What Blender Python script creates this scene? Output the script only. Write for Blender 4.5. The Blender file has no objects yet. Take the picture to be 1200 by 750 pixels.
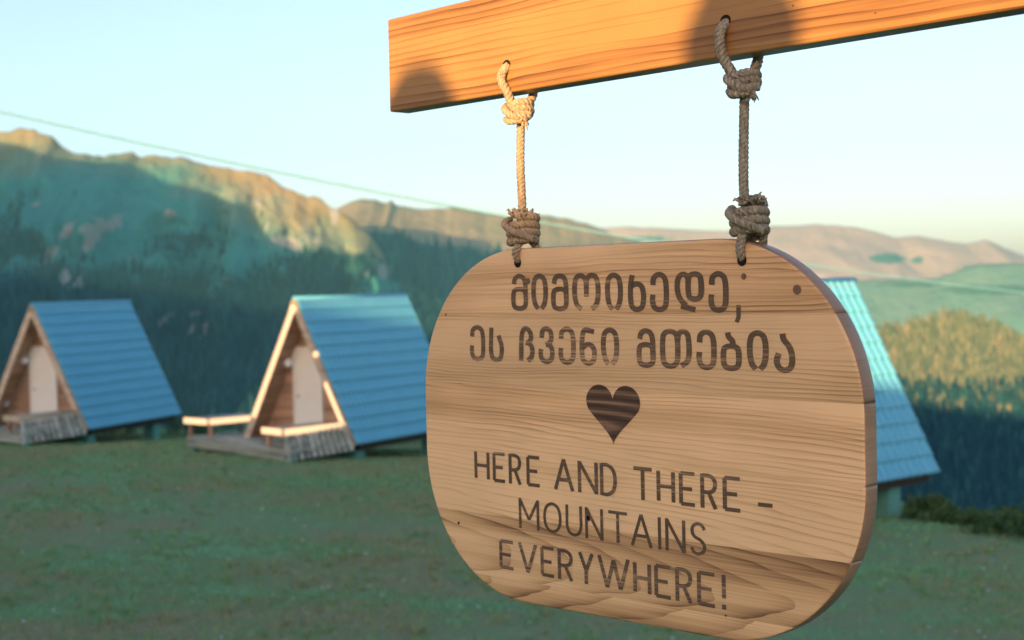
import bpy, bmesh, math, random
import numpy as np
from mathutils import Vector, Matrix, noise as mnoise

random.seed(7); np.random.seed(7)
sc = bpy.context.scene
R = math.radians

# ------------------------------------------------------------------ camera, sky, sun, exposure
CAM_Z = 0.0                                   # the lens is the height origin; the ground lies below it
pitch, roll = R(1.395), R(1.28)
fw = Vector((0, math.cos(pitch), -math.sin(pitch)))
r0 = Vector((1, 0, 0)); u0 = r0.cross(fw)
rt = math.cos(roll)*r0 - math.sin(roll)*u0
up = math.cos(roll)*u0 + math.sin(roll)*r0
cam_d = bpy.data.cameras.new('camera'); cam = bpy.data.objects.new('camera', cam_d)
sc.collection.objects.link(cam); sc.camera = cam
cam.matrix_world = Matrix(((rt.x, up.x, -fw.x, 0), (rt.y, up.y, -fw.y, 0), (rt.z, up.z, -fw.z, CAM_Z), (0, 0, 0, 1)))
cam_d.sensor_width = 36; cam_d.lens = 50.01
cam_d.clip_start = 0.05; cam_d.clip_end = 40000
cam_d.dof.use_dof = True; cam_d.dof.focus_distance = 2.13; cam_d.dof.aperture_fstop = 6.0

SUN = Vector((-0.40, -0.92, 0.105)).normalized()   # direction towards the sun: low, behind the viewpoint
world = bpy.data.worlds.new('World'); sc.world = world; world.use_nodes = True
wn = world.node_tree; wn.nodes.clear()
sky = wn.nodes.new('ShaderNodeTexSky'); sky.sky_type = 'NISHITA'; sky.sun_disc = False
sky.sun_elevation = math.asin(SUN.z); sky.sun_rotation = math.atan2(SUN.x, SUN.y)
sky.altitude = 2200; sky.air_density = 1.0; sky.dust_density = 8.0; sky.ozone_density = 2.0
tint = wn.nodes.new('ShaderNodeMix'); tint.data_type = 'RGBA'; tint.blend_type = 'MULTIPLY'
tint.inputs['Factor'].default_value = 1.0; tint.inputs['B'].default_value = (1.17, 0.84, 0.80, 1)
bg = wn.nodes.new('ShaderNodeBackground'); bg.inputs['Strength'].default_value = 0.098
wo = wn.nodes.new('ShaderNodeOutputWorld')
wn.links.new(sky.outputs[0], tint.inputs['A']); wn.links.new(tint.outputs['Result'], bg.inputs[0]); wn.links.new(bg.outputs[0], wo.inputs[0])

sun_d = bpy.data.lights.new('sun', 'SUN'); sun = bpy.data.objects.new('sun', sun_d); sc.collection.objects.link(sun)
sun_d.energy = 2.5; sun_d.angle = R(0.53); sun_d.color = (1.0, 0.60, 0.27)
sun.rotation_euler = SUN.to_track_quat('Z', 'Y').to_euler(); sun.location = (-40, -90, 30)
sc.view_settings.view_transform = 'Standard'; sc.view_settings.look = 'None'
sc.view_settings.exposure = 2.47; sc.view_settings.gamma = 1.0
sc.cycles.use_denoising = True
sc.cycles.max_bounces = 6; sc.cycles.volume_bounces = 0

# ------------------------------------------------------------------ helpers
C = sc.collection
F = 1667.0
def ray(x, y):
    d = fw + rt*((x-600)/F) - up*((y-375)/F)
    return d/d.y

def link(o, parent=None):
    C.objects.link(o)
    if parent is not None: o.parent = parent
    return o
def mesh_obj(name, verts, faces, mat=None, parent=None, smooth=False):
    me = bpy.data.meshes.new(name)
    me.from_pydata([tuple(v) for v in verts], [], faces); me.update()
    if mat: me.materials.append(mat)
    if smooth:
        me.polygons.foreach_set('use_smooth', [True]*len(me.polygons))
    return link(bpy.data.objects.new(name, me), parent)
def np_mesh(name, V, faces, mat=None, parent=None, smooth=False, attrs=None):
    """faces: int array (n,3) or (n,4)"""
    V = np.asarray(V, np.float32); Fc = np.asarray(faces, np.int32)
    me = bpy.data.meshes.new(name); n, k = Fc.shape
    me.vertices.add(len(V)); me.vertices.foreach_set('co', V.ravel())
    me.loops.add(n*k); me.loops.foreach_set('vertex_index', Fc.ravel())
    me.polygons.add(n); me.polygons.foreach_set('loop_start', np.arange(0, n*k, k, dtype=np.int32))
    if smooth: me.polygons.foreach_set('use_smooth', np.ones(n, bool))
    me.update(calc_edges=True)
    for an, a in (attrs or {}).items():
        at = me.attributes.new(an, 'FLOAT', 'POINT'); at.data.foreach_set('value', np.asarray(a, np.float32).ravel())
    if mat: me.materials.append(mat)
    return link(bpy.data.objects.new(name, me), parent)
def empty(name, loc=(0, 0, 0), rz=0.0):
    o = bpy.data.objects.new(name, None); o.location = loc; o.rotation_euler = (0, 0, rz); o.empty_display_size = 0.2
    return link(o)
def tag(o, label=None, cat=None, group=None, kind=None):
    if label: o['label'] = label
    if cat: o['category'] = cat
    if group: o['group'] = group
    if kind: o['kind'] = kind
    return o
def copy_tree(o, parent=None):
    c = o.copy(); C.objects.link(c)
    if parent is not None: c.parent = parent
    for ch in list(o.children): copy_tree(ch, c)
    return c

class MB:
    def __init__(s): s.v = []; s.f = []
    def add(s, vs, fs):
        b = len(s.v); s.v += [tuple(v) for v in vs]; s.f += [tuple(i+b for i in f) for f in fs]; return s
    def box(s, x0, x1, y0, y1, z0, z1):
        return s.add([(x0,y0,z0),(x1,y0,z0),(x1,y1,z0),(x0,y1,z0),(x0,y0,z1),(x1,y0,z1),(x1,y1,z1),(x0,y1,z1)],
                     [(0,3,2,1),(4,5,6,7),(0,1,5,4),(1,2,6,5),(2,3,7,6),(3,0,4,7)])
    def prism(s, quad_a, quad_b):
        """two matching n-gons joined"""
        n = len(quad_a)
        return s.add(list(quad_a)+list(quad_b), [tuple(range(n))[::-1], tuple(range(n, 2*n))]+[(i, (i+1)%n, n+(i+1)%n, n+i) for i in range(n)])
    def bar(s, a, b, w, h, upv=(0,0,1)):
        a = Vector(a); b = Vector(b); d = (b-a).normalized(); uv = Vector(upv)
        sd = d.cross(uv).normalized(); uv = sd.cross(d).normalized()
        q = lambda p: [p-sd*w/2-uv*h/2, p+sd*w/2-uv*h/2, p+sd*w/2+uv*h/2, p-sd*w/2+uv*h/2]
        return s.prism(q(a), q(b))
    def tube(s, pts, rad, n=8):
        pts = [Vector(p) for p in pts]; rads = rad if isinstance(rad, (list, tuple)) else [rad]*len(pts)
        base = len(s.v); ref = Vector((0.13, 0.31, 0.94))
        for i, p in enumerate(pts):
            t = (pts[min(i+1, len(pts)-1)]-pts[max(i-1, 0)]).normalized()
            a = (ref - t*ref.dot(t))
            if a.length < 1e-4: a = Vector((1, 0, 0)).cross(t)
            a.normalize(); b = t.cross(a); ref = a
            for k in range(n):
                th = 2*math.pi*k/n; s.v.append(tuple(p+(a*math.cos(th)+b*math.sin(th))*rads[i]))
        for i in range(len(pts)-1):
            for k in range(n):
                q = base+i*n
                s.f.append((q+k, q+(k+1)%n, q+n+(k+1)%n, q+n+k))
        s.f.append(tuple(base+k for k in range(n))[::-1]); e = base+(len(pts)-1)*n
        s.f.append(tuple(e+k for k in range(n))); return s
    def build(s, name, mat, parent=None, smooth=False):
        o = mesh_obj(name, s.v, s.f, mat, parent, smooth)
        bm = bmesh.new(); bm.from_mesh(o.data); bmesh.ops.recalc_face_normals(bm, faces=bm.faces); bm.to_mesh(o.data); bm.free()
        return o

def catmull(pts, sub=8, closed=False):
    P = [Vector(p) for p in pts]; n = len(P); out = []
    rng = n if closed else n-1
    for i in range(rng):
        p0 = P[(i-1) % n] if closed or i > 0 else P[0]*2-P[1]
        p1 = P[i]; p2 = P[(i+1) % n]
        p3 = P[(i+2) % n] if closed or i+2 < n else P[-1]*2-P[-2]
        for k in range(sub):
            t = k/sub
            out.append(0.5*((2*p1)+(-p0+p2)*t+(2*p0-5*p1+4*p2-p3)*t*t+(-p0+3*p1-3*p2+p3)*t**3))
    if not closed: out.append(P[-1])
    return out

def vnoise(x, y, seed=0):
    xi = np.floor(x).astype(np.int64); yi = np.floor(y).astype(np.int64); xf = x-xi; yf = y-yi
    def h(a, b):
        n = (a*374761393 + b*668265263 + seed*974711) & 0xffffffff
        n = ((n ^ (n >> 13))*1274126177) & 0xffffffff
        return ((n ^ (n >> 16)) & 0xffff)/65535.0
    u = xf*xf*(3-2*xf); v = yf*yf*(3-2*yf)
    return (h(xi, yi)*(1-u)+h(xi+1, yi)*u)*(1-v)+(h(xi, yi+1)*(1-u)+h(xi+1, yi+1)*u)*v
def fbm(x, y, seed=0, octv=4):
    s = 0; a = 0.5; t = 0
    for o in range(octv):
        s = s+a*vnoise(x*2**o, y*2**o, seed+o*17); t += a; a *= 0.5
    return s/t

# ------------------------------------------------------------------ materials
class NT:
    def __init__(s, name):
        s.m = bpy.data.materials.new(name); s.m.use_nodes = True; s.t = s.m.node_tree; s.t.nodes.clear()
        s.out = s.n('ShaderNodeOutputMaterial'); s.b = s.n('ShaderNodeBsdfPrincipled'); s.l(s.b.outputs[0], s.out.inputs[0])
    def n(s, t, **k):
        x = s.t.nodes.new(t)
        for a, v in k.items(): setattr(x, a, v)
        return x
    def l(s, a, b): s.t.links.new(a, b)
    def val(s, sock, v):
        if hasattr(v, 'is_output'): s.l(v, sock)
        else: sock.default_value = v
    def math(s, op, a, b=0.0, c=None):
        x = s.n('ShaderNodeMath', operation=op); s.val(x.inputs[0], a); s.val(x.inputs[1], b)
        if c is not None: s.val(x.inputs[2], c)
        return x.outputs[0]
    def mix(s, f, a, b, mode='MIX'):
        x = s.n('ShaderNodeMix', data_type='RGBA', blend_type=mode); s.val(x.inputs['Factor'], f)
        s.val(x.inputs['A'], (*a, 1) if isinstance(a, tuple) else a); s.val(x.inputs['B'], (*b, 1) if isinstance(b, tuple) else b)
        return x.outputs['Result']
    def ramp(s, f, stops):
        x = s.n('ShaderNodeValToRGB'); s.l(f, x.inputs[0]); e = x.color_ramp.elements
        while len(e) < len(stops): e.new(0.5)
        for i, (p, c) in enumerate(stops):
            e[i].position = p; e[i].color = (*c, 1) if isinstance(c, tuple) else (c, c, c, 1)
        return x.outputs[0]
    def coord(s, kind='Object', scale=(1, 1, 1), rand=None, loc=None):
        tc = s.n('ShaderNodeTexCoord').outputs[kind]
        if rand:
            oi = s.n('ShaderNodeObjectInfo'); vm = s.n('ShaderNodeVectorMath', operation='SCALE'); vm.inputs[0].default_value = rand
            s.l(oi.outputs['Random'], vm.inputs['Scale']); ad = s.n('ShaderNodeVectorMath', operation='ADD'); s.l(tc, ad.inputs[0]); s.l(vm.outputs[0], ad.inputs[1]); tc = ad.outputs[0]
        if loc:
            ad = s.n('ShaderNodeVectorMath', operation='ADD'); s.l(tc, ad.inputs[0]); ad.inputs[1].default_value = loc; tc = ad.outputs[0]
        mp = s.n('ShaderNodeVectorMath', operation='MULTIPLY'); s.l(tc, mp.inputs[0]); mp.inputs[1].default_value = scale
        return mp.outputs[0]
    def noise(s, vec, scale=1, detail=3, rough=0.55, dist=0.0):
        x = s.n('ShaderNodeTexNoise'); s.l(vec, x.inputs['Vector']); x.inputs['Scale'].default_value = scale
        x.inputs['Detail'].default_value = detail; x.inputs['Roughness'].default_value = rough; x.inputs['Distortion'].default_value = dist
        return x.outputs[0]
    def bump(s, h, strength=0.3, dist=0.01):
        x = s.n('ShaderNodeBump'); x.inputs['Strength'].default_value = strength; x.inputs['Distance'].default_value = dist
        s.l(h, x.inputs['Height']); s.l(x.outputs[0], s.b.inputs['Normal'])
    def col(s, c): s.val(s.b.inputs['Base Color'], (*c, 1) if isinstance(c, tuple) else c)
    def set(s, rough=0.6, spec=0.3, metal=0.0):
        s.val(s.b.inputs['Roughness'], rough); s.val(s.b.inputs['Specular IOR Level'], spec); s.val(s.b.inputs['Metallic'], metal); return s.m

def wood(name, light, mid, dark, ring=30.0, xf=0.075, rand=(3.7, 0, 0.9), rough=0.55, spec=0.3, ringamt=0.8, fine=260.0, var=0.35, loc=None, axis='x', gray=None, warpz=0.045):
    m = NT(name)
    def sc_(a, b, c): return (a, b, c) if axis == 'x' else ((c, b, a) if axis == 'z' else (b, a, c))
    base = m.coord('Object', (1, 1, 1), rand, loc)
    warp = m.n('ShaderNodeVectorMath', operation='MULTIPLY'); m.l(base, warp.inputs[0]); warp.inputs[1].default_value = sc_(1.5, 3, 13)
    nw = m.n('ShaderNodeTexNoise'); m.l(warp.outputs[0], nw.inputs['Vector']); nw.inputs['Scale'].default_value = 1; nw.inputs['Detail'].default_value = 3
    off = m.n('ShaderNodeVectorMath', operation='MULTIPLY_ADD'); m.l(nw.outputs['Color'], off.inputs[0]); off.inputs[1].default_value = sc_(0.02, 0.02, warpz); m.l(base, off.inputs[2])
    el = m.n('ShaderNodeVectorMath', operation='MULTIPLY'); m.l(off.outputs[0], el.inputs[0]); el.inputs[1].default_value = sc_(xf, 0.5, 1)
    wv = m.n('ShaderNodeTexWave', wave_type='RINGS', rings_direction='Y', wave_profile='SAW'); m.l(el.outputs[0], wv.inputs['Vector'])
    wv.inputs['Scale'].default_value = ring; wv.inputs['Distortion'].default_value = 1.2; wv.inputs['Detail'].default_value = 2; wv.inputs['Detail Scale'].default_value = 0.8
    rings = m.math('POWER', wv.outputs['Fac'], 3.2)
    fv = m.n('ShaderNodeVectorMath', operation='MULTIPLY'); m.l(base, fv.inputs[0]); fv.inputs[1].default_value = sc_(2.5, 6, fine)
    fibre = m.noise(fv.outputs[0], 1, 4, 0.6)
    sv = m.n('ShaderNodeVectorMath', operation='MULTIPLY'); m.l(base, sv.inputs[0]); sv.inputs[1].default_value = sc_(0.55, 1, 10)
    streak = m.noise(sv.outputs[0], 1, 3, 0.55)
    blotch = m.noise(base, 5.0, 2)
    bv = m.n('ShaderNodeVectorMath', operation='MULTIPLY'); m.l(base, bv.inputs[0]); bv.inputs[1].default_value = sc_(0.35, 1, 7)
    band = m.noise(bv.outputs[0], 1, 2, 0.5); av = m.n('ShaderNodeVectorMath', operation='MULTIPLY'); m.l(base, av.inputs[0]); av.inputs[1].default_value = sc_(1.6, 1, 24)
    f = m.math('MULTIPLY', rings, m.math('MULTIPLY', m.ramp(m.noise(av.outputs[0], 1, 2), [(0.36, 0.15), (0.66, 1.0)]), ringamt*1.35))
    f = m.math('ADD', f, m.math('MULTIPLY', m.ramp(band, [(0.50, 0.0), (0.66, 1.0)]), 0.5))
    f = m.math('ADD', f, m.math('MULTIPLY', m.math('SUBTRACT', fibre, 0.5), 0.8))
    f = m.math('ADD', f, m.math('MULTIPLY', m.math('SUBTRACT', streak, 0.47), 2.0))
    c = m.ramp(f, [(0.0, light), (0.38, mid), (0.92, dark)])
    oi = m.n('ShaderNodeObjectInfo')
    v = m.math('MULTIPLY_ADD', oi.outputs['Random'], var, 1-var*0.55)
    v = m.math('MULTIPLY', v, m.math('MULTIPLY_ADD', blotch, 0.35, 0.82))
    cc = m.n('ShaderNodeVectorMath', operation='SCALE'); m.l(c, cc.inputs[0]); m.l(v, cc.inputs['Scale'])
    m.col(cc.outputs[0]); m.bump(f, 0.18, 0.002)
    return m.set(rough, spec)

def plain(name, c, rough=0.6, spec=0.3, metal=0.0, nscale=0, namt=0.25):
    m = NT(name)
    if nscale:
        n = m.noise(m.coord('Object'), nscale, 4)
        m.col(m.mix(n, tuple(x*(1-namt) for x in c), tuple(min(1, x*(1+namt)) for x in c)))
    else: m.col(c)
    return m.set(rough, spec, metal)

M = {}
M['sign'] = wood('sign_wood', (0.80, 0.545, 0.28), (0.59, 0.365, 0.165), (0.19, 0.095, 0.04), ring=44, var=0.24, rand=(3.7, 0, 0.30), rough=0.62, ringamt=0.43, warpz=0.055, fine=430, xf=0.05)
M['beam'] = wood('beam_wood', (0.32, 0.175, 0.055), (0.235, 0.115, 0.034), (0.11, 0.045, 0.012), ring=24, xf=0.10, ringamt=0.75, warpz=0.04, rough=0.38, spec=0.4, var=0.05, loc=(0.33, 0.0, -0.64))
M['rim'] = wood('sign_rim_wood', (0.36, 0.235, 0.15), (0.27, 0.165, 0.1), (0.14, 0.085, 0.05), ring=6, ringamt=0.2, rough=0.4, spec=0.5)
M['pale_wood'] = wood('pale_board', (0.62, 0.52, 0.36), (0.52, 0.42, 0.28), (0.36, 0.28, 0.18), ring=20, fine=60, axis='x', var=0.3)
M['wall_wood'] = wood('wall_board', (0.50, 0.33, 0.20), (0.40, 0.25, 0.15), (0.25, 0.15, 0.09), ring=14, fine=50, var=0.45)
M['grey_slat'] = wood('weathered_slat', (0.44, 0.46, 0.36), (0.33, 0.36, 0.28), (0.2, 0.22, 0.17), ring=16, fine=60, var=0.6)
M['door'] = plain('door_paint', (0.80, 0.80, 0.68), 0.5, nscale=3, namt=0.08)
M['teal_post'] = plain('post_paint', (0.12, 0.36, 0.31), 0.6, nscale=6, namt=0.2)
M['dark_wood'] = plain('dark_joist', (0.05, 0.04, 0.032), 0.8, nscale=5)
M['lamp_glass'] = plain('lamp_globe', (0.82, 0.86, 0.86), 0.25, 0.5)
M['metal_dark'] = plain('dark_metal', (0.06, 0.065, 0.065), 0.45, 0.5, 0.6)
M['hole'] = plain('drilled_hole', (0.02, 0.014, 0.01), 0.9, 0.1)
M['cable'] = plain('cable_sheath', (0.40, 0.85, 0.78), 0.5, 0.4)

m = NT('light_strip_glow'); m.col((0.9, 0.6, 0.35)); m.b.inputs['Emission Color'].default_value = (1.0, 0.56, 0.28, 1); m.b.inputs['Emission Strength'].default_value = 0.26; M['strip'] = m.set(0.5)

# blue tile-effect sheet roof
m = NT('blue_roof'); n = m.noise(m.coord('Object', (1, 1, 1), (9, 4, 2)), 2.5, 4); n2 = m.noise(m.coord('Object', (1, 1, 1)), 30, 3)
c = m.mix(n, (0.075, 0.39, 0.57), (0.12, 0.48, 0.66)); c = m.mix(m.math('MULTIPLY', n2, 0.25), c, (0.20, 0.36, 0.42)); m.col(c); M['roof'] = m.set(0.42, 0.45)

# burnt lettering: grain shows through
m = NT('burnt_lettering')
g = m.noise(m.coord('Object', (5, 5, 330)), 1, 3, 0.6); g2 = m.noise(m.coord('Object', (1.5, 1, 40), None, (0.3, 0, 0.1)), 1, 3); b = m.noise(m.coord('Object'), 7, 3)
f = m.math('ADD', m.math('MULTIPLY', g, 0.75), m.math('MULTIPLY', g2, 0.55)); f = m.math('ADD', f, m.math('MULTIPLY', b, 0.35))
m.col(m.ramp(f, [(0.5, (0.078, 0.055, 0.035)), (0.84, (0.125, 0.085, 0.05)), (0.95, (0.26, 0.17, 0.095)), (1.0, (0.45, 0.29, 0.155))])); M['ink'] = m.set(0.7, 0.2)
m = NT('burnt_heart')
w = m.n('ShaderNodeTexWave', wave_type='RINGS', rings_direction='Y', wave_profile='SIN'); m.l(m.coord('Object', (0.16, 0.4, 1.0), None, (0.10, 0, -0.008)), w.inputs['Vector'])
w.inputs['Scale'].default_value = 20; w.inputs['Distortion'].default_value = 3.6; w.inputs['Detail'].default_value = 3; w.inputs['Detail Scale'].default_value = 1.0
g = m.noise(m.coord('Object', (5, 5, 480)), 1, 3, 0.6)
f = m.math('ADD', m.math('MULTIPLY', w.outputs['Fac'], 0.36), m.math('MULTIPLY', g, 0.75))
m.col(m.ramp(f, [(0.3, (0.05, 0.03, 0.02)), (0.62, (0.11, 0.068, 0.042)), (0.82, (0.27, 0.165, 0.095)), (0.95, (0.42, 0.26, 0.15))])); M['heart'] = m.set(0.7, 0.2)

# jute
m = NT('jute_rope'); n = m.noise(m.coord('Object', (260, 260, 60)), 1, 4, 0.65); n2 = m.noise(m.coord('Object'), 30, 2)
c = m.ramp(n, [(0.3, (0.17, 0.12, 0.07)), (0.5, (0.34, 0.25, 0.155)), (0.72, (0.5, 0.39, 0.26))]); m.col(m.mix(m.math('MULTIPLY', n2, 0.35), c, (0.36, 0.30, 0.2))); m.bump(n, 0.6, 0.002); M['jute'] = m.set(0.85, 0.15)
m = NT('shaded_jute'); n = m.noise(m.coord('Object', (260, 260, 60)), 1, 4, 0.65)  # right rope: greyer copy of the jute, its shade put into the colour
m.col(m.ramp(n, [(0.3, (0.13, 0.115, 0.08)), (0.5, (0.26, 0.24, 0.175)), (0.72, (0.40, 0.37, 0.28))])); m.bump(n, 0.6, 0.002); M['jute_shade'] = m.set(0.9, 0.1)

# lawn ground
m = NT('lawn_soil'); v = m.coord('Object'); a = m.noise(v, 0.35, 5, 0.6); b = m.noise(v, 2.6, 4, 0.65); d = m.noise(v, 22, 3)
f = m.math('ADD', m.math('MULTIPLY', a, 0.55), m.math('MULTIPLY', b, 0.45))
c = m.ramp(f, [(0.40, (0.26, 0.27, 0.15)), (0.5, (0.21, 0.29, 0.135)), (0.60, (0.16, 0.33, 0.14))]); c = m.mix(m.math('MULTIPLY', d, 0.4), c, (0.10, 0.13, 0.08)); m.col(c); m.bump(d, 0.5, 0.03); M['lawn'] = m.set(0.9, 0.1)
m = NT('grass_blade'); at = m.n('ShaderNodeAttribute', attribute_name='rnd'); v = m.coord('Object'); a = m.noise(v, 0.35, 5, 0.6); b = m.noise(v, 2.6, 4, 0.65)
f = m.math('ADD', m.math('MULTIPLY', a, 0.55), m.math('MULTIPLY', b, 0.45)); f = m.math('ADD', f, m.math('MULTIPLY', m.math('SUBTRACT', at.outputs['Fac'], 0.5), 0.12))
m.col(m.ramp(f, [(0.42, (0.30, 0.315, 0.165)), (0.48, (0.23, 0.335, 0.15)), (0.55, (0.17, 0.37, 0.155)), (0.64, (0.23, 0.5, 0.3))])); M['blade'] = m.set(0.6, 0.2)
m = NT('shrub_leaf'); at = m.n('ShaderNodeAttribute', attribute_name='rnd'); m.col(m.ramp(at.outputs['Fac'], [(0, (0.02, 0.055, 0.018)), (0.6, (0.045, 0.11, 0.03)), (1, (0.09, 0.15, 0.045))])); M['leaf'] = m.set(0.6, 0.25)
M['stem'] = plain('shrub_stem', (0.07, 0.05, 0.035), 0.85)

# mountains: grass / forest floor / rock by baked survey attributes, plus painted teal shade
def terrain_mat(name, grass_a, grass_b, forest, rock, shade_teal=(0.05, 0.12, 0.08)):
    m = NT(name); v = m.coord('Object'); n = m.noise(v, 0.012, 6, 0.62); n2 = m.noise(v, 0.06, 4, 0.6)
    c = m.mix(m.ramp(n, [(0.35, 0.0), (0.65, 1.0)]), grass_a, grass_b)
    lu = m.n('ShaderNodeAttribute', attribute_name='shade_teal'); c = m.mix(lu.outputs['Fac'], c, m.mix(n2, tuple(x*0.7 for x in shade_teal), tuple(x*1.35 for x in shade_teal)))
    fo = m.n('ShaderNodeAttribute', attribute_name='forest'); ro = m.n('ShaderNodeAttribute', attribute_name='rock')
    ff = m.ramp(m.math('ADD', fo.outputs['Fac'], m.math('MULTIPLY', m.math('SUBTRACT', n2, 0.5), 0.9)), [(0.4, 0.0), (0.6, 1.0)])
    c = m.mix(ff, c, forest)
    rf = m.ramp(m.math('ADD', ro.outputs['Fac'], m.math('MULTIPLY', m.math('SUBTRACT', n2, 0.5), 0.8)), [(0.45, 0.0), (0.6, 1.0)])
    c = m.mix(rf, c, rock); m.col(c); m.bump(n2, 0.8, 6.0)
    return m.set(0.95, 0.05)
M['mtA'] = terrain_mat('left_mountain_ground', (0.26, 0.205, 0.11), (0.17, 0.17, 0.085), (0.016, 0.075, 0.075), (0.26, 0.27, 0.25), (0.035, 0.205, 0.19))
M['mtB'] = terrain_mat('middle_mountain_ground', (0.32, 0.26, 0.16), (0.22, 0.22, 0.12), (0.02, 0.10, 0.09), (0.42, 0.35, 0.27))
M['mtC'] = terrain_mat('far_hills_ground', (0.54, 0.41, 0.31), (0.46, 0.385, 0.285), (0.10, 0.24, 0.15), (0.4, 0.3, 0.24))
M['mtD'] = terrain_mat('green_hill_ground', (0.12, 0.26, 0.20), (0.16, 0.28, 0.22), (0.07, 0.18, 0.13), (0.3, 0.28, 0.2))
M['mtE'] = terrain_mat('right_hill_ground', (0.29, 0.25, 0.14), (0.2, 0.22, 0.11), (0.015, 0.06, 0.06), (0.3, 0.24, 0.17))
M['earth'] = plain('valley_earth', (0.05, 0.075, 0.04), 0.95, 0.05, nscale=0.01)
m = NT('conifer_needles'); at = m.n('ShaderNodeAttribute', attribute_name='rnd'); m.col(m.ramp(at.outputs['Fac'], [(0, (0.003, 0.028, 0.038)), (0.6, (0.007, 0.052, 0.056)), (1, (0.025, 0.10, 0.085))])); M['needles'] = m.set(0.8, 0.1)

m = NT('broadleaf_crowns'); at = m.n('ShaderNodeAttribute', attribute_name='rnd'); m.col(m.ramp(at.outputs['Fac'], [(0, (0.07, 0.12, 0.07)), (0.6, (0.155, 0.195, 0.10)), (1, (0.25, 0.24, 0.135))])); M['broadleaf'] = m.set(0.85, 0.05)  # paler crowns chosen for the lit hilltop; the shaded woods get darker ones

# ------------------------------------------------------------------ lawn plateau and the rise behind the viewpoint
EDGE = [(60, 2), (22, 8), (11.5, 15), (9.6, 19), (8.7, 22.5), (8.2, 26.0), (6.5, 31), (3.5, 39), (0.5, 44), (-6, 49), (-14, 53), (-26, 57), (-60, 66), (-160, 80)]
EX = np.array([p[0] for p in EDGE][::-1], float); EY = np.array([p[1] for p in EDGE][::-1], float)
def edge_dist(x, y):
    """distance past the plateau rim, negative on the lawn"""
    d = np.full(np.shape(x), 1e9)
    for (ax, ay), (bx, by) in zip(EDGE[:-1], EDGE[1:]):
        dx, dy = bx-ax, by-ay; t = np.clip(((x-ax)*dx+(y-ay)*dy)/(dx*dx+dy*dy), 0, 1)
        d = np.minimum(d, np.hypot(x-ax-t*dx, y-ay-t*dy))
    ins = y < np.interp(x, EX, EY)
    return np.where(ins, -d, d)
def ground(x, y):
    x = np.asarray(x, float); y = np.asarray(y, float)
    yc = np.maximum(y, -1.0)
    h = -(2.888+0.0484*yc+0.0326*x)+1.64*np.exp(-yc/9.5)
    crest = np.clip(0.76-0.165*x, -2.0, 60)  # added rise behind the viewpoint, crest shaped to shade lawn, sign and cabins
    k = np.clip((-1.0-y)/11.0, 0, 1); k = k*k*(3-2*k)*0.35+k*0.65
    back = np.clip((-13.0-y)/70.0, 0, 1)
    h = np.where(y < -1.0, h*(1-k)+crest*k-back*back*25, h)
    h = h+0.05*(fbm(x*0.5, y*0.5, 3)-0.5)+0.25*(fbm(x*0.08, y*0.08, 5)-0.5)*np.clip(y/20, 0, 1)
    h = h+0.24*np.exp(-((x+6.5)**2/40+(y-33.2)**2/50))+0.10*np.exp(-((x+14)**2/40+(y-39)**2/50))
    e = edge_dist(x, y); e = np.maximum(e, 0)
    return h-np.where(e > 0, 0.62*e*e/(e+2.5), 0)
def gz(x, y): return float(ground(np.array([x]), np.array([y]))[0])
def axis(a, b, fine0, fine1, step, coarse):
    l = list(np.arange(fine0, fine1+1e-6, step)); x = fine0; st = step
    while x > a: st = min(st*1.3, coarse); x -= st; l.insert(0, x)
    x = fine1; st = step
    while x < b: st = min(st*1.3, coarse); x += st; l.append(x)
    return np.array(l)
gx = axis(-420, 260, -22, 14, 0.35, 22); gy = axis(-110, 300, -14, 54, 0.4, 22)
GX, GY = np.meshgrid(gx, gy); GZ = ground(GX, GY)
nx, ny = len(gx), len(gy); idx = np.arange(nx*ny).reshape(ny, nx)
quads = np.stack([idx[:-1, :-1], idx[:-1, 1:], idx[1:, 1:], idx[1:, :-1]], -1).reshape(-1, 4)
tag(np_mesh('lawn_ground', np.stack([GX, GY, GZ], -1).reshape(-1, 3), quads, M['lawn'], smooth=True), 'grassy plateau with worn earth in front of the cabins', 'lawn', kind='structure')
tag(mesh_obj('valley_floor', [(-9000, -3000, -330), (12000, -3000, -330), (12000, 14000, -330), (-9000, 14000, -330)], [(0, 1, 2, 3)], M['earth']), 'valley floor far below the plateau', 'valley', kind='structure')

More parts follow.
